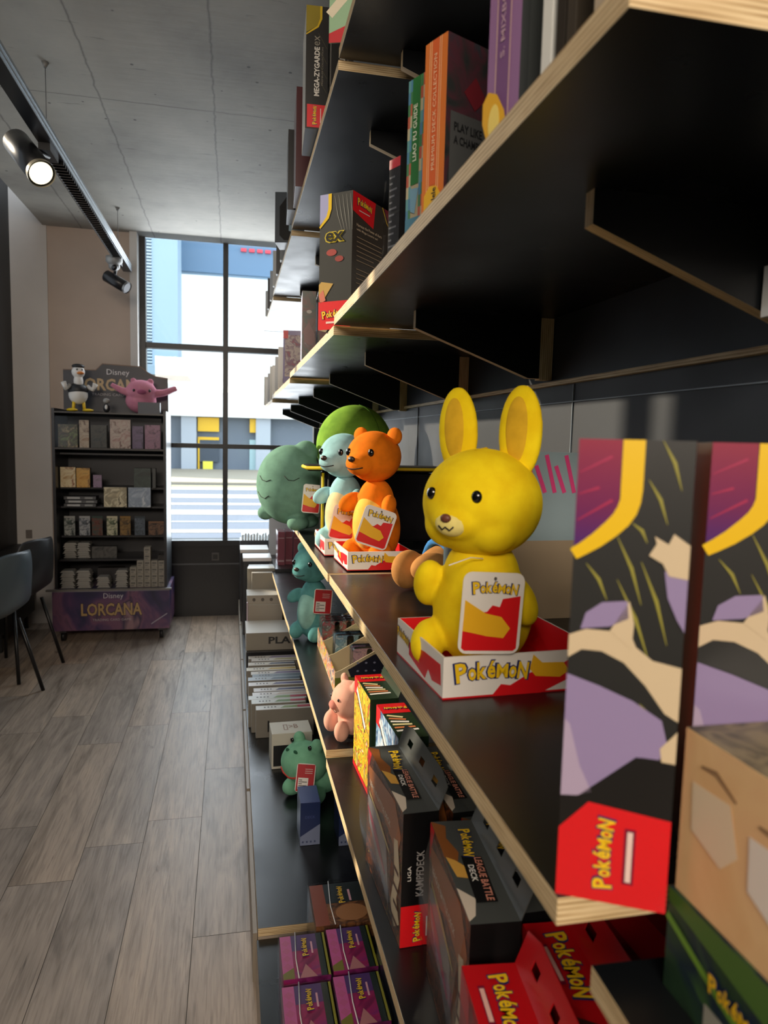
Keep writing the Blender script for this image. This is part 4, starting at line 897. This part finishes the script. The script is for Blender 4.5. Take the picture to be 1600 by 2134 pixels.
def mk_green(mb, W, D, H):
    O = P('a89f82', .62); mb.box((0, 0, 0), (W, D, H), P('55604c', .62), {'-x': O, 'z': P('3f8a4a', .62)}); f = left(D)
    cs = [P(c, .4, .2) for c in ('b5563a', '5f9a9c', '3f7a4a', 'b8b08e', '4a7fa0')]
    for r_ in range(14):
        for side, c0 in ((0, 0), (1, 2)):
            a0 = 0 if side == 0 else D * .72
            for q in range(2): mb.rect(f, a0 + q * D * .14, H * r_ / 14, a0 + (q + 1) * D * .14, H * (r_ + 1) / 14, cs[(r_ * 2 + q * 3 + side) % 5], 1)
    mb.rect(f, D * .26, H * .36, D * .72, H, P('1f6a2c', .62), 2); mb.text(f.sub(D * .58, H * .50, PI / 2), 'LIAO FU GUIDE', H * .34, P('d8e0c8', .4), k=4, off=.02, hgt=D * .22)
    mb.rect(f, 0, 0, D, H * .16, P('4a7f96', .62), 2); mb.flat(f, ((D * .25, H * .34), (D * .75, H * .33), (D * .55, H * .18), (D * .3, H * .20)), P('6f9ab0', .35), 3)
book_box('board_game', 'slim checkered game box with green spine on the upper shelf', (.268, 1.028, z1), math.radians(24), .17, .040, .232, mk_green)
book_box('board_game', 'orange-spined game box beside the green-spined one', (.270, .932, z1), math.radians(24), .10, .045, .236, mk_orange)
book_box('board_game', 'purple-spined game box, widest spine on the upper shelf', (.266, .672, z1), math.radians(17), .12, .050, .29, mk_purple)
# things right of the purple box
tag(MB().box((0, 0, 0), (.16, .012, .27), P('c6c8c4', .4, .2)).build('thin_box', loc=(.272, .615, z1), rotz=math.radians(22), bevel=.0006), 'thin white-spined box right of the purple game box', 'box')
for i in range(2): tag(MB().box((0, 0, 0), (.16, .010, .26), P(('2b2620', '3a342c')[i], .4, .2)).build('thin_box', loc=(.276 + .003 * i, .598 - .014 * i, z1), rotz=math.radians(22), bevel=.0006), 'dark thin box right of the white-spined box, ' + ('farther', 'nearer') [i], 'box')
tag(MB().box((0, 0, 0), (.15, .10, .24), P('b8a890', .5, .1)).build('carton_box', loc=(.285, .445, z1), rotz=math.radians(6), bevel=.001), 'beige carton at the near end of the upper shelf', 'box')
# plastic wrapped pack behind green one
t = thing('foil_pack', 'crinkled film-wrapped black pack beyond the green-spined game box', 'pack', (.266, 1.17, z1), math.radians(24)); mb = MB(); mb.box((0, 0, 0), (.12, .03, .17), P('121214', .6), {'-x': P('1b1b1d', .65)})
f = left(.03); mb.rect(f, 0, .155, .03, .17, RED, 1)
for q in range(14): mb.rect(f, .002, .01 + q * .01, .010 + .006 * (q % 3), .013 + q * .01, P('6a6a6c', .4), 1)
mb.build('carton', t); w2 = MB(); pts = [(-.003 - .006 * abs(math.sin(j * 1.9)), j * .017) for j in range(11)]
for (a, b_), (c, d) in zip(pts, pts[1:]): w2.face([V((a, .034, b_)), V((a * .4, -.006, b_)), V((c * .4, -.006, d)), V((c, .034, d))], WRAP)
w2.build('film', t)
# dark collection box with ex mark, turned
t = thing('collection_box', 'turned black box with yellow curve and red corners on the upper shelf', 'box', (.212, 1.812, ZU[1] + TH + .003), math.radians(-41)); W, D, H = .094, .20, .325; mb = MB(); BG = P('3c3d3b', .33, .3)
mb.box((0, 0, 0), (W, D, H), BG, {'x': P('3a332c', .4, .2), 'z': WHITE}); f = front()
mb.flat(f, ((0, H), (W * .26, H), (W * .26, H * .88), (W * .20, H * .83), (0, H * .78)), P('9a9cc4', .35, .2), 1)
mb.stroke(f, ((W * .31, H), (W * .31, H * .89), (W * .24, H * .83), (0, H * .76)), [W * .10, W * .10, W * .09, W * .05], P('d8b414', .35, .2), 2)
for q in range(5): mb.stroke(f, ((W * (.45 + q * .12), H * .98), (W * (.55 + q * .11), H * .84), (W * (.70 + q * .075), H * .72)), [.0004, .0012, .0003], P('8a8a84', .4), 2)
mb.text(f, 'ex', W * .62, P('b8a41c', .4), W * .16, H * .64, 3, .08, H * .085); mb.text(f, 'ex', W * .54, BLACK, W * .20, H * .648, 5, .02, H * .07)
mb.disc(f, W * .38, H * .57, W * .16, H * .025, P('9a3a34', .4), 2); mb.disc(f, W * .62, H * .52, W * .13, H * .022, P('8a342e', .4), 2)
mb.flat(f, ((0, H * .25), (W * .14, H * .22), (W * .45, H * .34), (W * .08, H * .36), (0, H * .34)), P('b8954a', .4), 2); mb.flat(f, ((0, H * .26), (W * .14, H * .30), (W * .22, H * .22), (W * .05, H * .2)), P('c9705a', .4), 3)
mb.rect(f, 0, 0, W, H * .21, RED, 3); mb.logo(f, W * .52, H * .115, W * .80, .05, 4); mb.rect(f, W * .25, H * .045, W * .75, H * .06, P('e5c9c0', .4), 5)
g = right(W)
mb.flat(g, ((0, H), (D * .55, H), (D * .50, H * .80), (0, H * .86)), RED, 1); mb.logo(g, D * .27, H * .935, D * .34, -.05, 3); mb.rect(g, D * .14, H * .875, D * .4, H * .882, P('e5c9c0', .4), 3)
mb.stroke(g, ((D * .72, H), (D * .84, H * .9), (D, H * .84)), .004, P('c9a23a', .4), 2); mb.flat(g, ((D * .76, H), (D, H), (D, H * .86), (D * .88, H * .91)), P('7a2430', .4), 2)
mb.text(g, 'Harness the Power of Aura', D * .62, P('c9b49a', .4), D * .09, H * .76, 3, .01, .007); mb.text(g, 'with Mega Lucario ex!', D * .52, P('c9b49a', .4), D * .09, H * .725, 3, .01, .007)
for q in range(10): mb.rect(g, D * .10, H * (.68 - q * .034 - (.03 if q > 5 else 0)), D * (.72 - .2 * (q % 5 == 4)), H * (.685 - q * .034 - (.03 if q > 5 else 0)), P('a08c74', .5), 3)
mb.build('carton', t, bevel=.0008)
# brown upright boxes further along
BRN = mottled('brown_print', ('4a2a26', '6a4238', '3a4a3c', '5a3038'), 14, .4)
z2 = ZU[1] + TH + .0003
for i in range(3):
    mb = MB().box((0, 0, 0), (.048, .18, .235), P('5a3634', .4, .2), {'-y': BRN}); f = front(); mb.disc(f, .024, .165, .009, .006, P('b8b0a4', .4), 1); mb.flat(f, ((.004, .10), (.024, .13), (.044, .09), (.040, .05), (.01, .06)), P('7a4a44', .4), 1); mb.stroke(f, ((.01, .06), (.024, .045), (.04, .06)), .002, BLACK, 2)
    tag(mb.build('collection_box', loc=(.236 + i * .053, 2.50 - .01 * i, z2), rotz=math.radians(-4), bevel=.0006), 'brown upright box past the turned black one, ' + ('leftmost of three', 'middle of three', 'rightmost and mostly hidden')[i], 'box')
t = thing('window_box', 'purple-framed box with red corner and clear front on upper shelf', 'box', (.228, 3.30, ZU[2] + TH + .0003), math.radians(-12)); mb = MB(); mb.box((0, 0, 0), (.09, .12, .235), P('6a5a8c', .35, .3)); f = front(); mb.rect(f, .008, .03, .082, .215, mottled('card_art', ('9a8a94', 'c9b8ac', '7a5a70', 'a03a44'), 30), 1); mb.rect(f, 0, .20, .022, .235, RED, 2)
g = left(.12); mb.rect(g, .01, .02, .11, .20, P('8a74a8', .35, .2), 1); mb.rect(g, 0, 0, .12, .02, P('c9a23a', .4), 2); mb.build('carton', t, bevel=.0006)
for i in range(7):
    y = 3.62 + i * .26; zz = ZU[2 if y < 4.27 else 3] + TH + .0005
    tag(MB().box((0, 0, 0), (.10, .05, .20 - .02 * (i % 3)), P(('b9b6aa', '8a8f94', 'd0cdc4')[i % 3], .4, .2)).build('thin_box', loc=(.226, y, zz), rotz=math.radians(-6), bevel=.001), 'pale box at the far end of the upper shelf', 'box', 'far pale boxes on the upper shelf')
# topmost shelf goods
def mk_mega(w_=.062, D=.20, H=.325):
    mb = MB(); mb.box((0, 0, 0), (w_, D, H), P('161514', .35, .3), {'-x': P('d8d2c4', .4, .2)}); f = front()
    mb.flat(f, ((0, H), (w_ * .62, H), (w_ * .62, H * .90), (w_ * .48, H * .84), (0, H * .78)), P('8a7a1c', .35, .3), 1)
    mb.stroke(f, ((w_ * .66, H), (w_ * .66, H * .90), (w_ * .52, H * .835), (0, H * .765)), [.006, .006, .005, .003], P('c9a818', .35), 2)
    mb.text(f.sub(w_ * .62, H * .27, PI / 2), 'MEGA-ZYGARDE', H * .40, P('d8d4cc', .4), k=3, off=.03, hgt=w_ * .24); mb.text(f.sub(w_ * .62, H * .68, PI / 2), 'ex', H * .08, P('8a8478', .4), k=3, hgt=w_ * .24)
    mb.text(f.sub(w_ * .78, H * .36, PI / 2), 'PREMIUM COLLECTION', H * .31, P('8a8478', .4), k=3, hgt=w_ * .07)
    mb.rect(f, w_ * .08, .004, w_ * .94, H * .20, RED, 2); mb.logo(f, w_ * .42, H * .11, H * .15, PI / 2, 3); mb.rect(f, w_ * .68, H * .05, w_ * .71, H * .17, WHITE, 3)
    for q in range(4): mb.stroke(f, ((w_ * .55, H * (.78 - q * .12)), (w_ * .95, H * (.66 - q * .12))), .0008, P('5a5438', .4), 2)
    return mb
z3 = ZT[1] + TH + .0003
tag(mk_mega().build('collection_box', loc=(.199, 2.10, z3 + .008), rotz=math.radians(-3), bevel=.0006), 'black box with white vertical lettering overhanging the topmost shelf', 'box')
tag(mk_mega().build('collection_box', loc=(.266, 2.07, z3), rotz=math.radians(-3), bevel=.0006), 'second black box with vertical lettering, right of the overhanging one', 'box')
tag(MB().box((0, 0, 0), (.055, .24, .325), P('4f1a20', .35, .3), {'-x': P('8a7a78', .4)}).build('collection_box', loc=(.212, 2.55, z3 + .0), rotz=math.radians(-3), bevel=.0006), 'dark red box behind the lettered boxes on the topmost shelf', 'box')
tag(MB().box((0, 0, 0), (.03, .2, .29), P('1a1a1c', .35, .3)).build('collection_box', loc=(.205, 2.81, z3), rotz=math.radians(-3), bevel=.0006), 'black box just past the dark red one on the topmost shelf', 'box')
t = thing('window_box', 'dark box with clear octagonal window at the far topmost shelf', 'box', (.18, 3.20, ZT[2] + TH + .0003), math.radians(-14)); mb = MB(); mb.box((0, 0, 0), (.11, .12, .21), P('2f3a44', .35, .3), {'z': P('7a2430', .4)}); f = front(); mb.flat(f, ((.02, .03), (.04, .01), (.11, .01), (.11, .19), (.05, .19), (.02, .15)), P('101214', .2, .4), 1); mb.flat(f, ((.06, .05), (.11, .03), (.11, .15), (.065, .14)), P('9ab4c0', .3), 2); mb.build('carton', t, bevel=.0006)
for i in range(6):
    y = 3.5 + i * .3; zz = ZT[2 if y < 4.27 else 3] + TH + .0005
    tag(MB().box((0, 0, 0), (.10, .05, .19 - .02 * (i % 2)), P(('9aa0a4', '2a2c30', 'c4c6c4')[i % 3], .4, .2)).build('thin_box', loc=(.222, y, zz), rotz=math.radians(-6), bevel=.001), 'box at the far end of the topmost shelf', 'box', 'far boxes on the topmost shelf')
t = thing('leaflet', 'green and red printed card hanging over the topmost shelf edge', 'card', (.215, 1.72, 2.30), math.radians(-20)); mb = MB(); mb.box((0, 0, 0), (.075, .003, .26), P('9cc09a', .4, .2)); f = front(); mb.flat(f, ((0, 0), (.075, .0), (.075, .05), (0, .02)), P('c9343a', .4), 1); mb.stroke(f, ((0, .06), (.075, .14)), .02, P('e6dcc0', .4), 1); mb.build('card', t)

# ================================================================== CEILING TRACK
t = thing('lighting_track', 'long black suspended lighting track with louvred panel', 'light track', (-.72, 0, 2.53))
MET = P('26282c', .35, 0, .6); SILV = P('8d9499', .3, 0, .8)
mb = MB(); mb.box((-.028, .8, 0), (.028, 5.42, .052), MET, {'x': SILV}); mb.box((.0285, .8, .012), (.031, 5.42, .016), SILV); mb.box((.0285, .8, .034), (.031, 5.42, .038), SILV); mb.build('rail', t)
mb = MB()
for i in range(46): mb.box((-.024, 3.35 + i * .036, -.012), (.024, 3.362 + i * .036, .0), P('0e0f10', .3))
mb.box((-.030, 3.3, -.014), (-.024, 5.0, .002), SILV); mb.build('louvre', t)
for y in (3.13, 4.93, 1.2):
    c = MB().tube([V((.01, y, .052)), V((.01, y, .289))], .0016, P('55575a', .4)).build('suspension_wire', t)
    MB().tube([V((.01, y, .27)), V((.01, y, .289))], [.006, .014], P('6f6f6c', .5), 12).build('ceiling_rose', t)
    MB().box((.004, y - .006, .05), (.016, y + .006, .075), P('1a1a1c', .4)).build('wire_grip', t)
def spot(label, p0, p1, r, lit, arm_from):
    p0, p1 = V(p0), V(p1); t = thing('spotlight', label, 'spotlight', p0); d = (p1 - p0); n_ = d.normalized()
    MB().tube([V((0, 0, 0)), n_ * .004, d], [r * .92, r, r], P('141518', .35, .1), 28).build('housing', t)
    MB().tube([d * .96, d * 1.03], [r * 1.02, r * 1.02], P('b9b09a', .3, 0, .5) if lit else P('8a8a88', .3, 0, .6), 28, False).build('rim', t)
    m = bpy.data.materials.new('lamp_glow'); m.use_nodes = True; b = m.node_tree.nodes['Principled BSDF']; b.inputs['Base Color'].default_value = (.8, .75, .6, 1)
    if lit: b.inputs['Emission Color'].default_value = (1, .88, .6, 1); b.inputs['Emission Strength'].default_value = 1.1
    MB().tube([d * 1.0, d * 1.012], [r * .86, r * .82], m if lit else P('55565a', .2), 28).build('lens', t)
    a = V(arm_from) - p0; e = d * .38 - n_.cross(V((0, 0, 1))).normalized() * 0; MB().tube([e, (e + a) / 2 + V((0, 0, .012)), a], .010, P('17181b', .4), 10).build('arm', t)
    MB().box((a.x - .022, a.y - .07, a.z), (a.x + .022, a.y + .07, a.z + .028), P('17181b', .4)).build('track_adapter', t)
    return t, p1, n_
t, p1, n_ = spot('large black cylinder spotlight with warm lit lens', (-.825, 3.145, 2.520), (-.702, 2.995, 2.362), .050, True, (-.725, 3.22, 2.502))
l = lamp('spotlight_beam', 'SPOT', p1 + n_ * .02, n_, 14, (1.0, .84, .62), spot_size=1.5, spot_blend=.6, shadow_soft_size=.03)
spot('small black spotlight at the far end of the track', (-.80, 5.03, 2.415), (-.665, 4.97, 2.335), .038, False, (-.735, 5.06, 2.50))
t = thing('ceiling_camera', 'silver-grey dome camera under the far track end', 'camera', (-.745, 5.0, 2.53))
mb = MB(); mb.tube([V((0, 0, 0)), V((0, 0, -.03)), V((0, 0, -.055))], [.052, .052, .03], P('9a9a98', .4, 0, .2), 24); mb.ell((.0, 0, -.058), (.036, .036, .03), P('8c8c8a', .4, 0, .2)); mb.build('camera_body', t)
MB().ell((.006, -.022, -.07), (.02, .02, .02), P('0c0c0e', .1, .5)).build('lens', t)
for i, y in enumerate((-.4, 1.1, 2.0)): pass

# ================================================================== CARD GAME RACK BY THE BACK WALL
RX, RY = -1.135, 4.96
t = thing('display_rack', 'tall black wheeled display rack with lettered header and base', 'display rack', (RX, RY, 0))
K2 = P('15151a', .4, .1); W = .71
HEAD = mottled('header_print', ('12121c', '171724', '111118'), 5); BASEP = mottled('galaxy_print', ('1e1c38', '2a2448', '4a3056', '6e4860', '2a2040', '8a6a72'), 3.2, .35, 1.2)
GOLD = P('a8895a', .35, .1)
mb = MB(); mb.box((0, .0, .36), (.018, .40, 1.55), K2); mb.box((W - .018, 0, .36), (W, .40, 1.55), K2); mb.box((0, .38, .36), (W, .40, 1.55), K2); mb.build('cabinet_body', t)
mb = MB(); mb.box((-.012, -.03, .085), (W + .018, .40, .36), BASEP); f = front(-.012, -.03, .085)
bw = W + .03
mb.text(f, 'LORCANA', bw * .52, GOLD, bw * .24, .098, 4, .025, .085); mb.text(f, 'LORCANA', bw * .53, P('1a1626', .4), bw * .235, .094, 2, .06, .093); mb.text(f, 'Disney', bw * .17, P('b8b4b8', .4), bw * .43, .205, 3, .0, .045); mb.text(f, 'TRADING CARD GAME', bw * .33, P('a8a0a0', .4), bw * .335, .062, 3, .0, .016)
mb.rect(f, 0, .262, bw, .275, P('7a7684', .3), 2); mb.flat(f, ((bw * .84, .03), (bw * .98, .10), (bw * .98, .108), (bw * .84, .038)), P('9a96a0', .4), 2); mb.build('base_box', t)
MB().box((-.05, -.035, .352), (W + .03, .0, .362), P('6f6a64', .4)).build('price_rail', t)
# header board with stepped curved top
mb = MB(); hp = [(0, 1.555), (W * .98, 1.52), (W * .975, 1.79), (W * .86, 1.80), (W * .78, 1.83), (W * .72, 1.865), (W * .36, 1.875), (W * .30, 1.83), (0, 1.825)]
mb.prism([V((a, .36, b)) for a, b in hp], (0, .012, 0), HEAD, P('5a4636', .5)); f = front(0, .36, 0)
mb.stroke(f, hp[2:9] , .006, P('6e523c', .5), 1)
mb.text(f, 'Disney', .150, P('c4c0c0', .4), W * .40, 1.79, 3, .0, .05); mb.text(f, 'LORCANA', .46, GOLD, W * .13, 1.69, 3, .03, .085); mb.text(f, 'TRADING CARD GAME', .30, P('a8a0a0', .4), W * .26, 1.655, 3, .0, .018)
mb.build('header_board', t)
for z in (1.26, 1.03, .90, .70, .55):
    MB().box((.018, .14 if z > .6 else .06, z - .012), (W - .018, .38, z), P('1b1b20', .4)).build('rack_shelf', t)
for x in (.04, W - .04):
    for y in (.04, .34):
        c = MB(); c.tube([V((x - .012, y, .034)), V((x + .012, y, .034))], .033, P('101012', .4), 18); c.box((x - .02, y - .02, .06), (x + .02, y + .02, .086), P('2a2a2c', .4)); c.build('caster', t)
MB().box((.02, .0, 1.30), (W - .03, .004, 1.50), WRAP).build('clear_front', t)
MB().box((.018, .0, 1.285), (W - .018, .38, 1.297), P('2a2420', .4)).build('top_shelf', t)
MB().box((.018, .0, 1.520), (W - .018, .36, 1.530), P('221e1c', .35)).build('top_shelf', t)
def rk(x, z): return (RX + x, z)
# figures standing on the rack top (z 1.53)
t = thing('toy_duck', 'white toy duck with yellow feet standing on the rack top', 'toy', (RX + .145, RY + .12, 1.5305), math.radians(25))
DW = P('d0ccc6', .5); DY = P('d8b41c', .5); DB = P('17171a', .5)
mb = MB(); mb.ell((0, .01, .115), (.060, .055, .065), DW); mb.ell((0, 0, .20), (.030, .03, .05), DW); mb.ell((0, 0, .262), (.042, .040, .042), DW); soft(mb, 'body', t, .004)
mb = MB(); mb.ell((0, .012, .145), (.064, .056, .048), DB); mb.build('waistcoat', t)
MB().ell((0, -.055, .252), (.022, .034, .010), P('c9742a', .5)).build('bill', t)
eyes(t, (0, 0, .262), (.042, .040, .042), sep=.016, up=.014, s=.006)
mb = MB(); mb.ell((0, 0, .300), (.040, .038, .016), DB); mb.build('cap', t)
for sx in (-1, 1): mb = MB(); mb.tube([V((sx * .035, 0, .01)), V((sx * .030, 0, .07))], .010, DY); mb.ell((sx * .050, -.03, .012), (.034, .048, .012), DY); mb.build('foot', t); MB().tube([V((sx * .055, 0, .17)), V((sx * .085, -.02, .15)), V((sx * .10, -.03, .19))], [.016, .014, .018], DW).build('arm', t)
t = thing('toy_teddy', 'pink plush animal with outstretched arms on the rack top', 'plush toy', (RX + .535, RY + .16, 1.5305), math.radians(10))
PKf = fabric('c98496', 'b9748a', 18); mb = MB(); mb.ell((0, .02, .09), (.10, .08, .085), PKf); mb.ell((0, -.0, .155), (.098, .08, .075), PKf); mb.ell((-.05, 0, .222), (.02, .015, .02), PKf); mb.ell((.06, 0, .218), (.022, .015, .024), PKf)
mb.tube([V((-.07, 0, .14)), V((-.13, -.01, .155)), V((-.19, -.02, .19))], [.03, .022, .014], PKf); mb.tube([V((.07, 0, .14)), V((.15, -.01, .15)), V((.23, -.02, .185))], [.03, .024, .018], PKf); soft(mb, 'body', t, .005)
hc, hr = (0, 0, .155), (.098, .08, .075); eyes(t, hc, hr, sep=.05, up=.0, s=.009); MB().ell((0, -.08, .145), (.030, .012, .016), fabric('96506c')).build('muzzle', t)
t = thing('toy_figure', 'tiny black and white figurine between duck and pink plush', 'toy', (RX + .325, RY + .08, 1.5305)); mb = MB(); mb.ell((0, 0, .03), (.022, .018, .03), DB); mb.ell((0, -.012, .035), (.010, .008, .018), DW); mb.build('body', t); MB().ell((0, 0, .078), (.022, .02, .018), P('8f8c88', .5)).build('head', t)
# picture boxes on top and behind the clear front
pics = [('8a8f5a', '4a4438', 'c0a878'), ('b08868', 'd8c0a0', '6a4438'), ('3a3f38', '5a5648', '2a2a28'), ('c09080', 'e0c8b0', '7a4a40'), ('70606c', '8a7088', '4a4048'), ('a07888', 'c08a98', '5a4450')]
PM = [mottled('card_picture', c, 24, .4) for c in pics]
def rbox(label, x, z, w_, h, m, d=.05, y=.10, name='card_box', cat='box', grp=None, side=None):
    mb = MB().box((0, 0, 0), (w_, d, h), side or P('3a3634', .4), {'-y': m}); return tag(mb.build(name, loc=(RX + x, RY + y, z + .0004), bevel=.001), label, cat, grp)
tag(MB().box((0, 0, 0), (.14, .05, .075), P('2a3040', .4), {'-y': P('2c3340', .4)}).build('card_box', loc=(RX + .53, RY + .02, 1.5305)), 'small dark box with gold foot in front of the pink plush', 'box')
for i, (x, w_, h) in enumerate(((.03, .12, .15), (.16, .06, .18), (.23, .10, .15), (.35, .13, .19), (.49, .07, .15), (.57, .10, .16))):
    rbox('picture card box behind the clear front of the rack, ' + ('leftmost', 'second from left', 'third from left', 'brightest in the middle', 'second from right', 'rightmost')[i], x, 1.297, w_, h, PM[i], y=.04)
rbox('cream and orange picture box on the rack, left of a pair', .025, 1.03, .095, .135, mottled('ip', ('b08a5a', 'd8c8a0', '8a4a2a'), 20)); rbox('orange picture box on the rack, right of a pair', .125, 1.03, .085, .13, mottled('ip2', ('b0782a', 'c99a4a', '6a4420'), 20)); rbox('small grey card pack right of the orange picture box', .23, 1.03, .055, .085, PM[4], .02)
rbox('dark green picture box on the upper right of the rack', .49, 1.03, .11, .135, mottled('ip3', ('1c2420', '2c3a34', '3f4a44'), 14)); rbox('narrow dark box beside the dark green one on the rack', .61, 1.03, .022, .135, P('3a3c3a', .4))
rbox('beige square picture box in the middle of the rack', .30, .90, .145, .135, mottled('ip4', ('b8a888', '8a8068', 'd0c4a4', '5a5040'), 16), y=.08); rbox('pale blue square picture box right of the beige one', .455, .90, .145, .135, mottled('ip5', ('a8b0bc', '7f8c9c', 'c4c8cc'), 16), y=.08)
for i in range(3):
    mb = MB().box((0, 0, 0), (.20, .12, .020), P('4a4a4c', .4)); f = front(); mb.rect(f, .02, .004, .10, .016, P('b0b0ae', .4), 1); mb.rect(f, .13, .004, .18, .016, P('8a8a88', .4), 1)
    tag(mb.build('flat_box', loc=(RX + .045 + .008 * (i % 2), RY + .10, .9004 + i * .0245)), 'flat grey box in a pile of three on the rack, ' + ('lowest', 'middle', 'topmost')[i], 'box')
packs = [(.04, 'a4a4a0', '4a5450'), (.135, 'a8a8a8', '5a6068'), (.215, '3a4a44', '6a3a30'), (.31, 'c4bca0', '5f6a50'), (.395, '8a6a3a', '5a4428'), (.49, '3a4248', '5a6470'), (.58, '7a5a44', '3a2c26')]
lab = ('silver-topped card pack hanging leftmost on the rack', 'grey card pack hanging second from left on the rack', 'dark green and red card pack on the rack', 'brightest card pack in the middle of the rack', 'golden brown card pack on the rack', 'dark blue card pack on the rack', 'wide brown card pack rightmost on the rack')
for i, (x, c1, c2) in enumerate(packs):
    wd = .105 if i == 6 else .068; hh = .10 if i == 6 else .135
    o = thing('card_pack', lab[i], 'card pack', (RX + x, RY + .115, .7004)); mb = MB(); mb.prism([V((0, 0, .004)), V((wd, 0, .004)), V((wd, 0, hh - .014)), V((0, 0, hh - .014))], (0, .012, 0), mottled('pk', (c2, c1, c2, '1f1f1f'), 30, .3)); mb.build('pouch', o); MB().box((0, .003, hh - .0135), (wd, .009, hh), P(c1, .3, 0, .3)).build('crimped_top', o)
# piles of paper-topped packs on the lower shelves
PWP = P('8f8b84', .5)
def pile(x, z, n_, w_, lab_, grp, y=.12, s=1):
    for i in range(n_):
        mb = MB().prism([V((0, 0, 0)), V((w_, 0, 0)), V((w_ - .012, .0, .014)), V((.012, .0, .014))], (0, .09, 0), PWP)
        tag(mb.build('booster_pack', loc=(RX + x + .004 * math.sin(i * 2.3 + x * 9), RY + y + .003 * (i % 2), z + .0004 + i * .0148)), lab_, 'card pack', grp)
pile(.03, .55, 7, .085, 'pale pack in the upper left pile on the rack', 'upper left pile of packs'); pile(.115, .55, 7, .085, 'pale pack in the upper pile right of the leftmost', 'second upper pile of packs')
pile(.03, .362, 8, .09, 'pale pack in the lower left pile on the rack base', 'lower left pile of packs', .02); pile(.13, .362, 8, .09, 'pale pack in the second lower pile on the rack base', 'second lower pile of packs', .02)
pile(.255, .362, 5, .085, 'pale pack in the low middle pile on the rack base', 'low middle pile of packs', .02); pile(.375, .362, 8, .08, 'pale pack in the pile beside the white card boxes', 'pile of packs beside the white boxes', .02)
rbox('grey picture box in the dark middle of the rack', .215, .55, .16, .08, mottled('ip6', ('2c2c2c', '55524e', '3a3836'), 20)); rbox('dark box behind the low middle pile of packs', .24, .362, .17, .11, P('2a2628', .4), .08, .15)
hts = (3, 4, 6, 4, 4)
for c in range(5):
    for r_ in range(hts[c]):
        mb = MB().box((0, 0, 0), (.042, .08, .044), P('a49c8c', .5), {'-y': P('8f887c', .5)}); f = front(); mb.rect(f, .006, .022, .034, .034, P('5a5650', .5), 1); mb.rect(f, .006, .008, .026, .016, P('6a6660', .5), 1)
        tag(mb.build('deck_carton', loc=(RX + .468 + c * .046, RY + .02, .3624 + r_ * .0455)), 'small beige deck carton in the stacked wall on the rack base', 'box', 'stacked small beige cartons on the rack')
tag(MB().box((0, 0, 0), (.042, .08, .044), P('a49c8c', .5)).build('deck_carton', loc=(RX + .440, RY + .11, .3624 + .0)), 'beige deck carton standing behind the pile of packs', 'box')
tag(MB().box((0, 0, 0), (.05, .06, .035), P('141416', .2, .3)).build('card_box', loc=(RX + .650, RY + .02, .5464)), 'glossy black box on top of the rightmost carton column', 'box')

# ================================================================== TABLE AND CHAIRS AT THE LEFT EDGE
def shell_chair(label, loc, rot, m):
    t = thing('shell_chair', label, 'chair', loc, rot); CH = m
    mb = MB(); prof = [(-.20, .43), (-.10, .42), (.05, .43), (.14, .47), (.18, .56), (.20, .68), (.215, .80)]; n = 9
    grid = []
    for (y, z) in prof:
        row = []
        for i in range(n):
            u = -1 + 2 * i / (n - 1); wv = .19 if z < .6 else .19 - .05 * ((z - .6) / .2) ** 2
            row.append(V((u * wv, y - .05 * u * u * (1 if z > .5 else 0), z + .035 * u * u * (1 if z < .5 else 0) - (.02 * u ** 4 if z > .75 else 0))))
        grid.append(row)
    for a, b_ in zip(grid, grid[1:]):
        for i in range(n - 1): mb.face([a[i], a[i + 1], b_[i + 1], b_[i]], CH, True)
    o = mb.build('seat_shell', t, weld=True); s = o.modifiers.new('s', 'SOLIDIFY'); s.thickness = .012
    w_ = o.modifiers.new('w', 'SUBSURF'); w_.levels = 1; w_.render_levels = 1
    for sx in (-1, 1):
        for y, yo in ((-.13, -.20), (.11, .19)): MB().tube([V((sx * .12, y, .418)), V((sx * .20, yo, 0.0))], .010, P('111113', .4)).build('leg', t)
    return t
shell_chair('black shell chair at the left edge, farther one', (-1.245, 4.40, 0), math.radians(-112), P('26282c', .4))
shell_chair('grey-blue shell chair at the left edge, nearer one', (-1.235, 3.90, 0), math.radians(-108), P('4a565e', .35))
t = thing('sideboard', 'low black sideboard on legs against the left window wall', 'cabinet', (-1.495, 4.75, 0))
MB().box((0, 0, .12), (.12, .66, .60), P('0f0f11', .5)).build('carcass', t)
for y in (.03, .62): MB().box((.06, y - .012, 0), (.085, y + .012, .1195), P('0f0f11', .5)).build('leg', t)
tag(MB().box((-1.44, 5.478, .63), (-1.40, 5.488, .69), P('6a625c', .5)).build('wall_socket'), 'small socket low on the wall by the black window frame', 'socket')
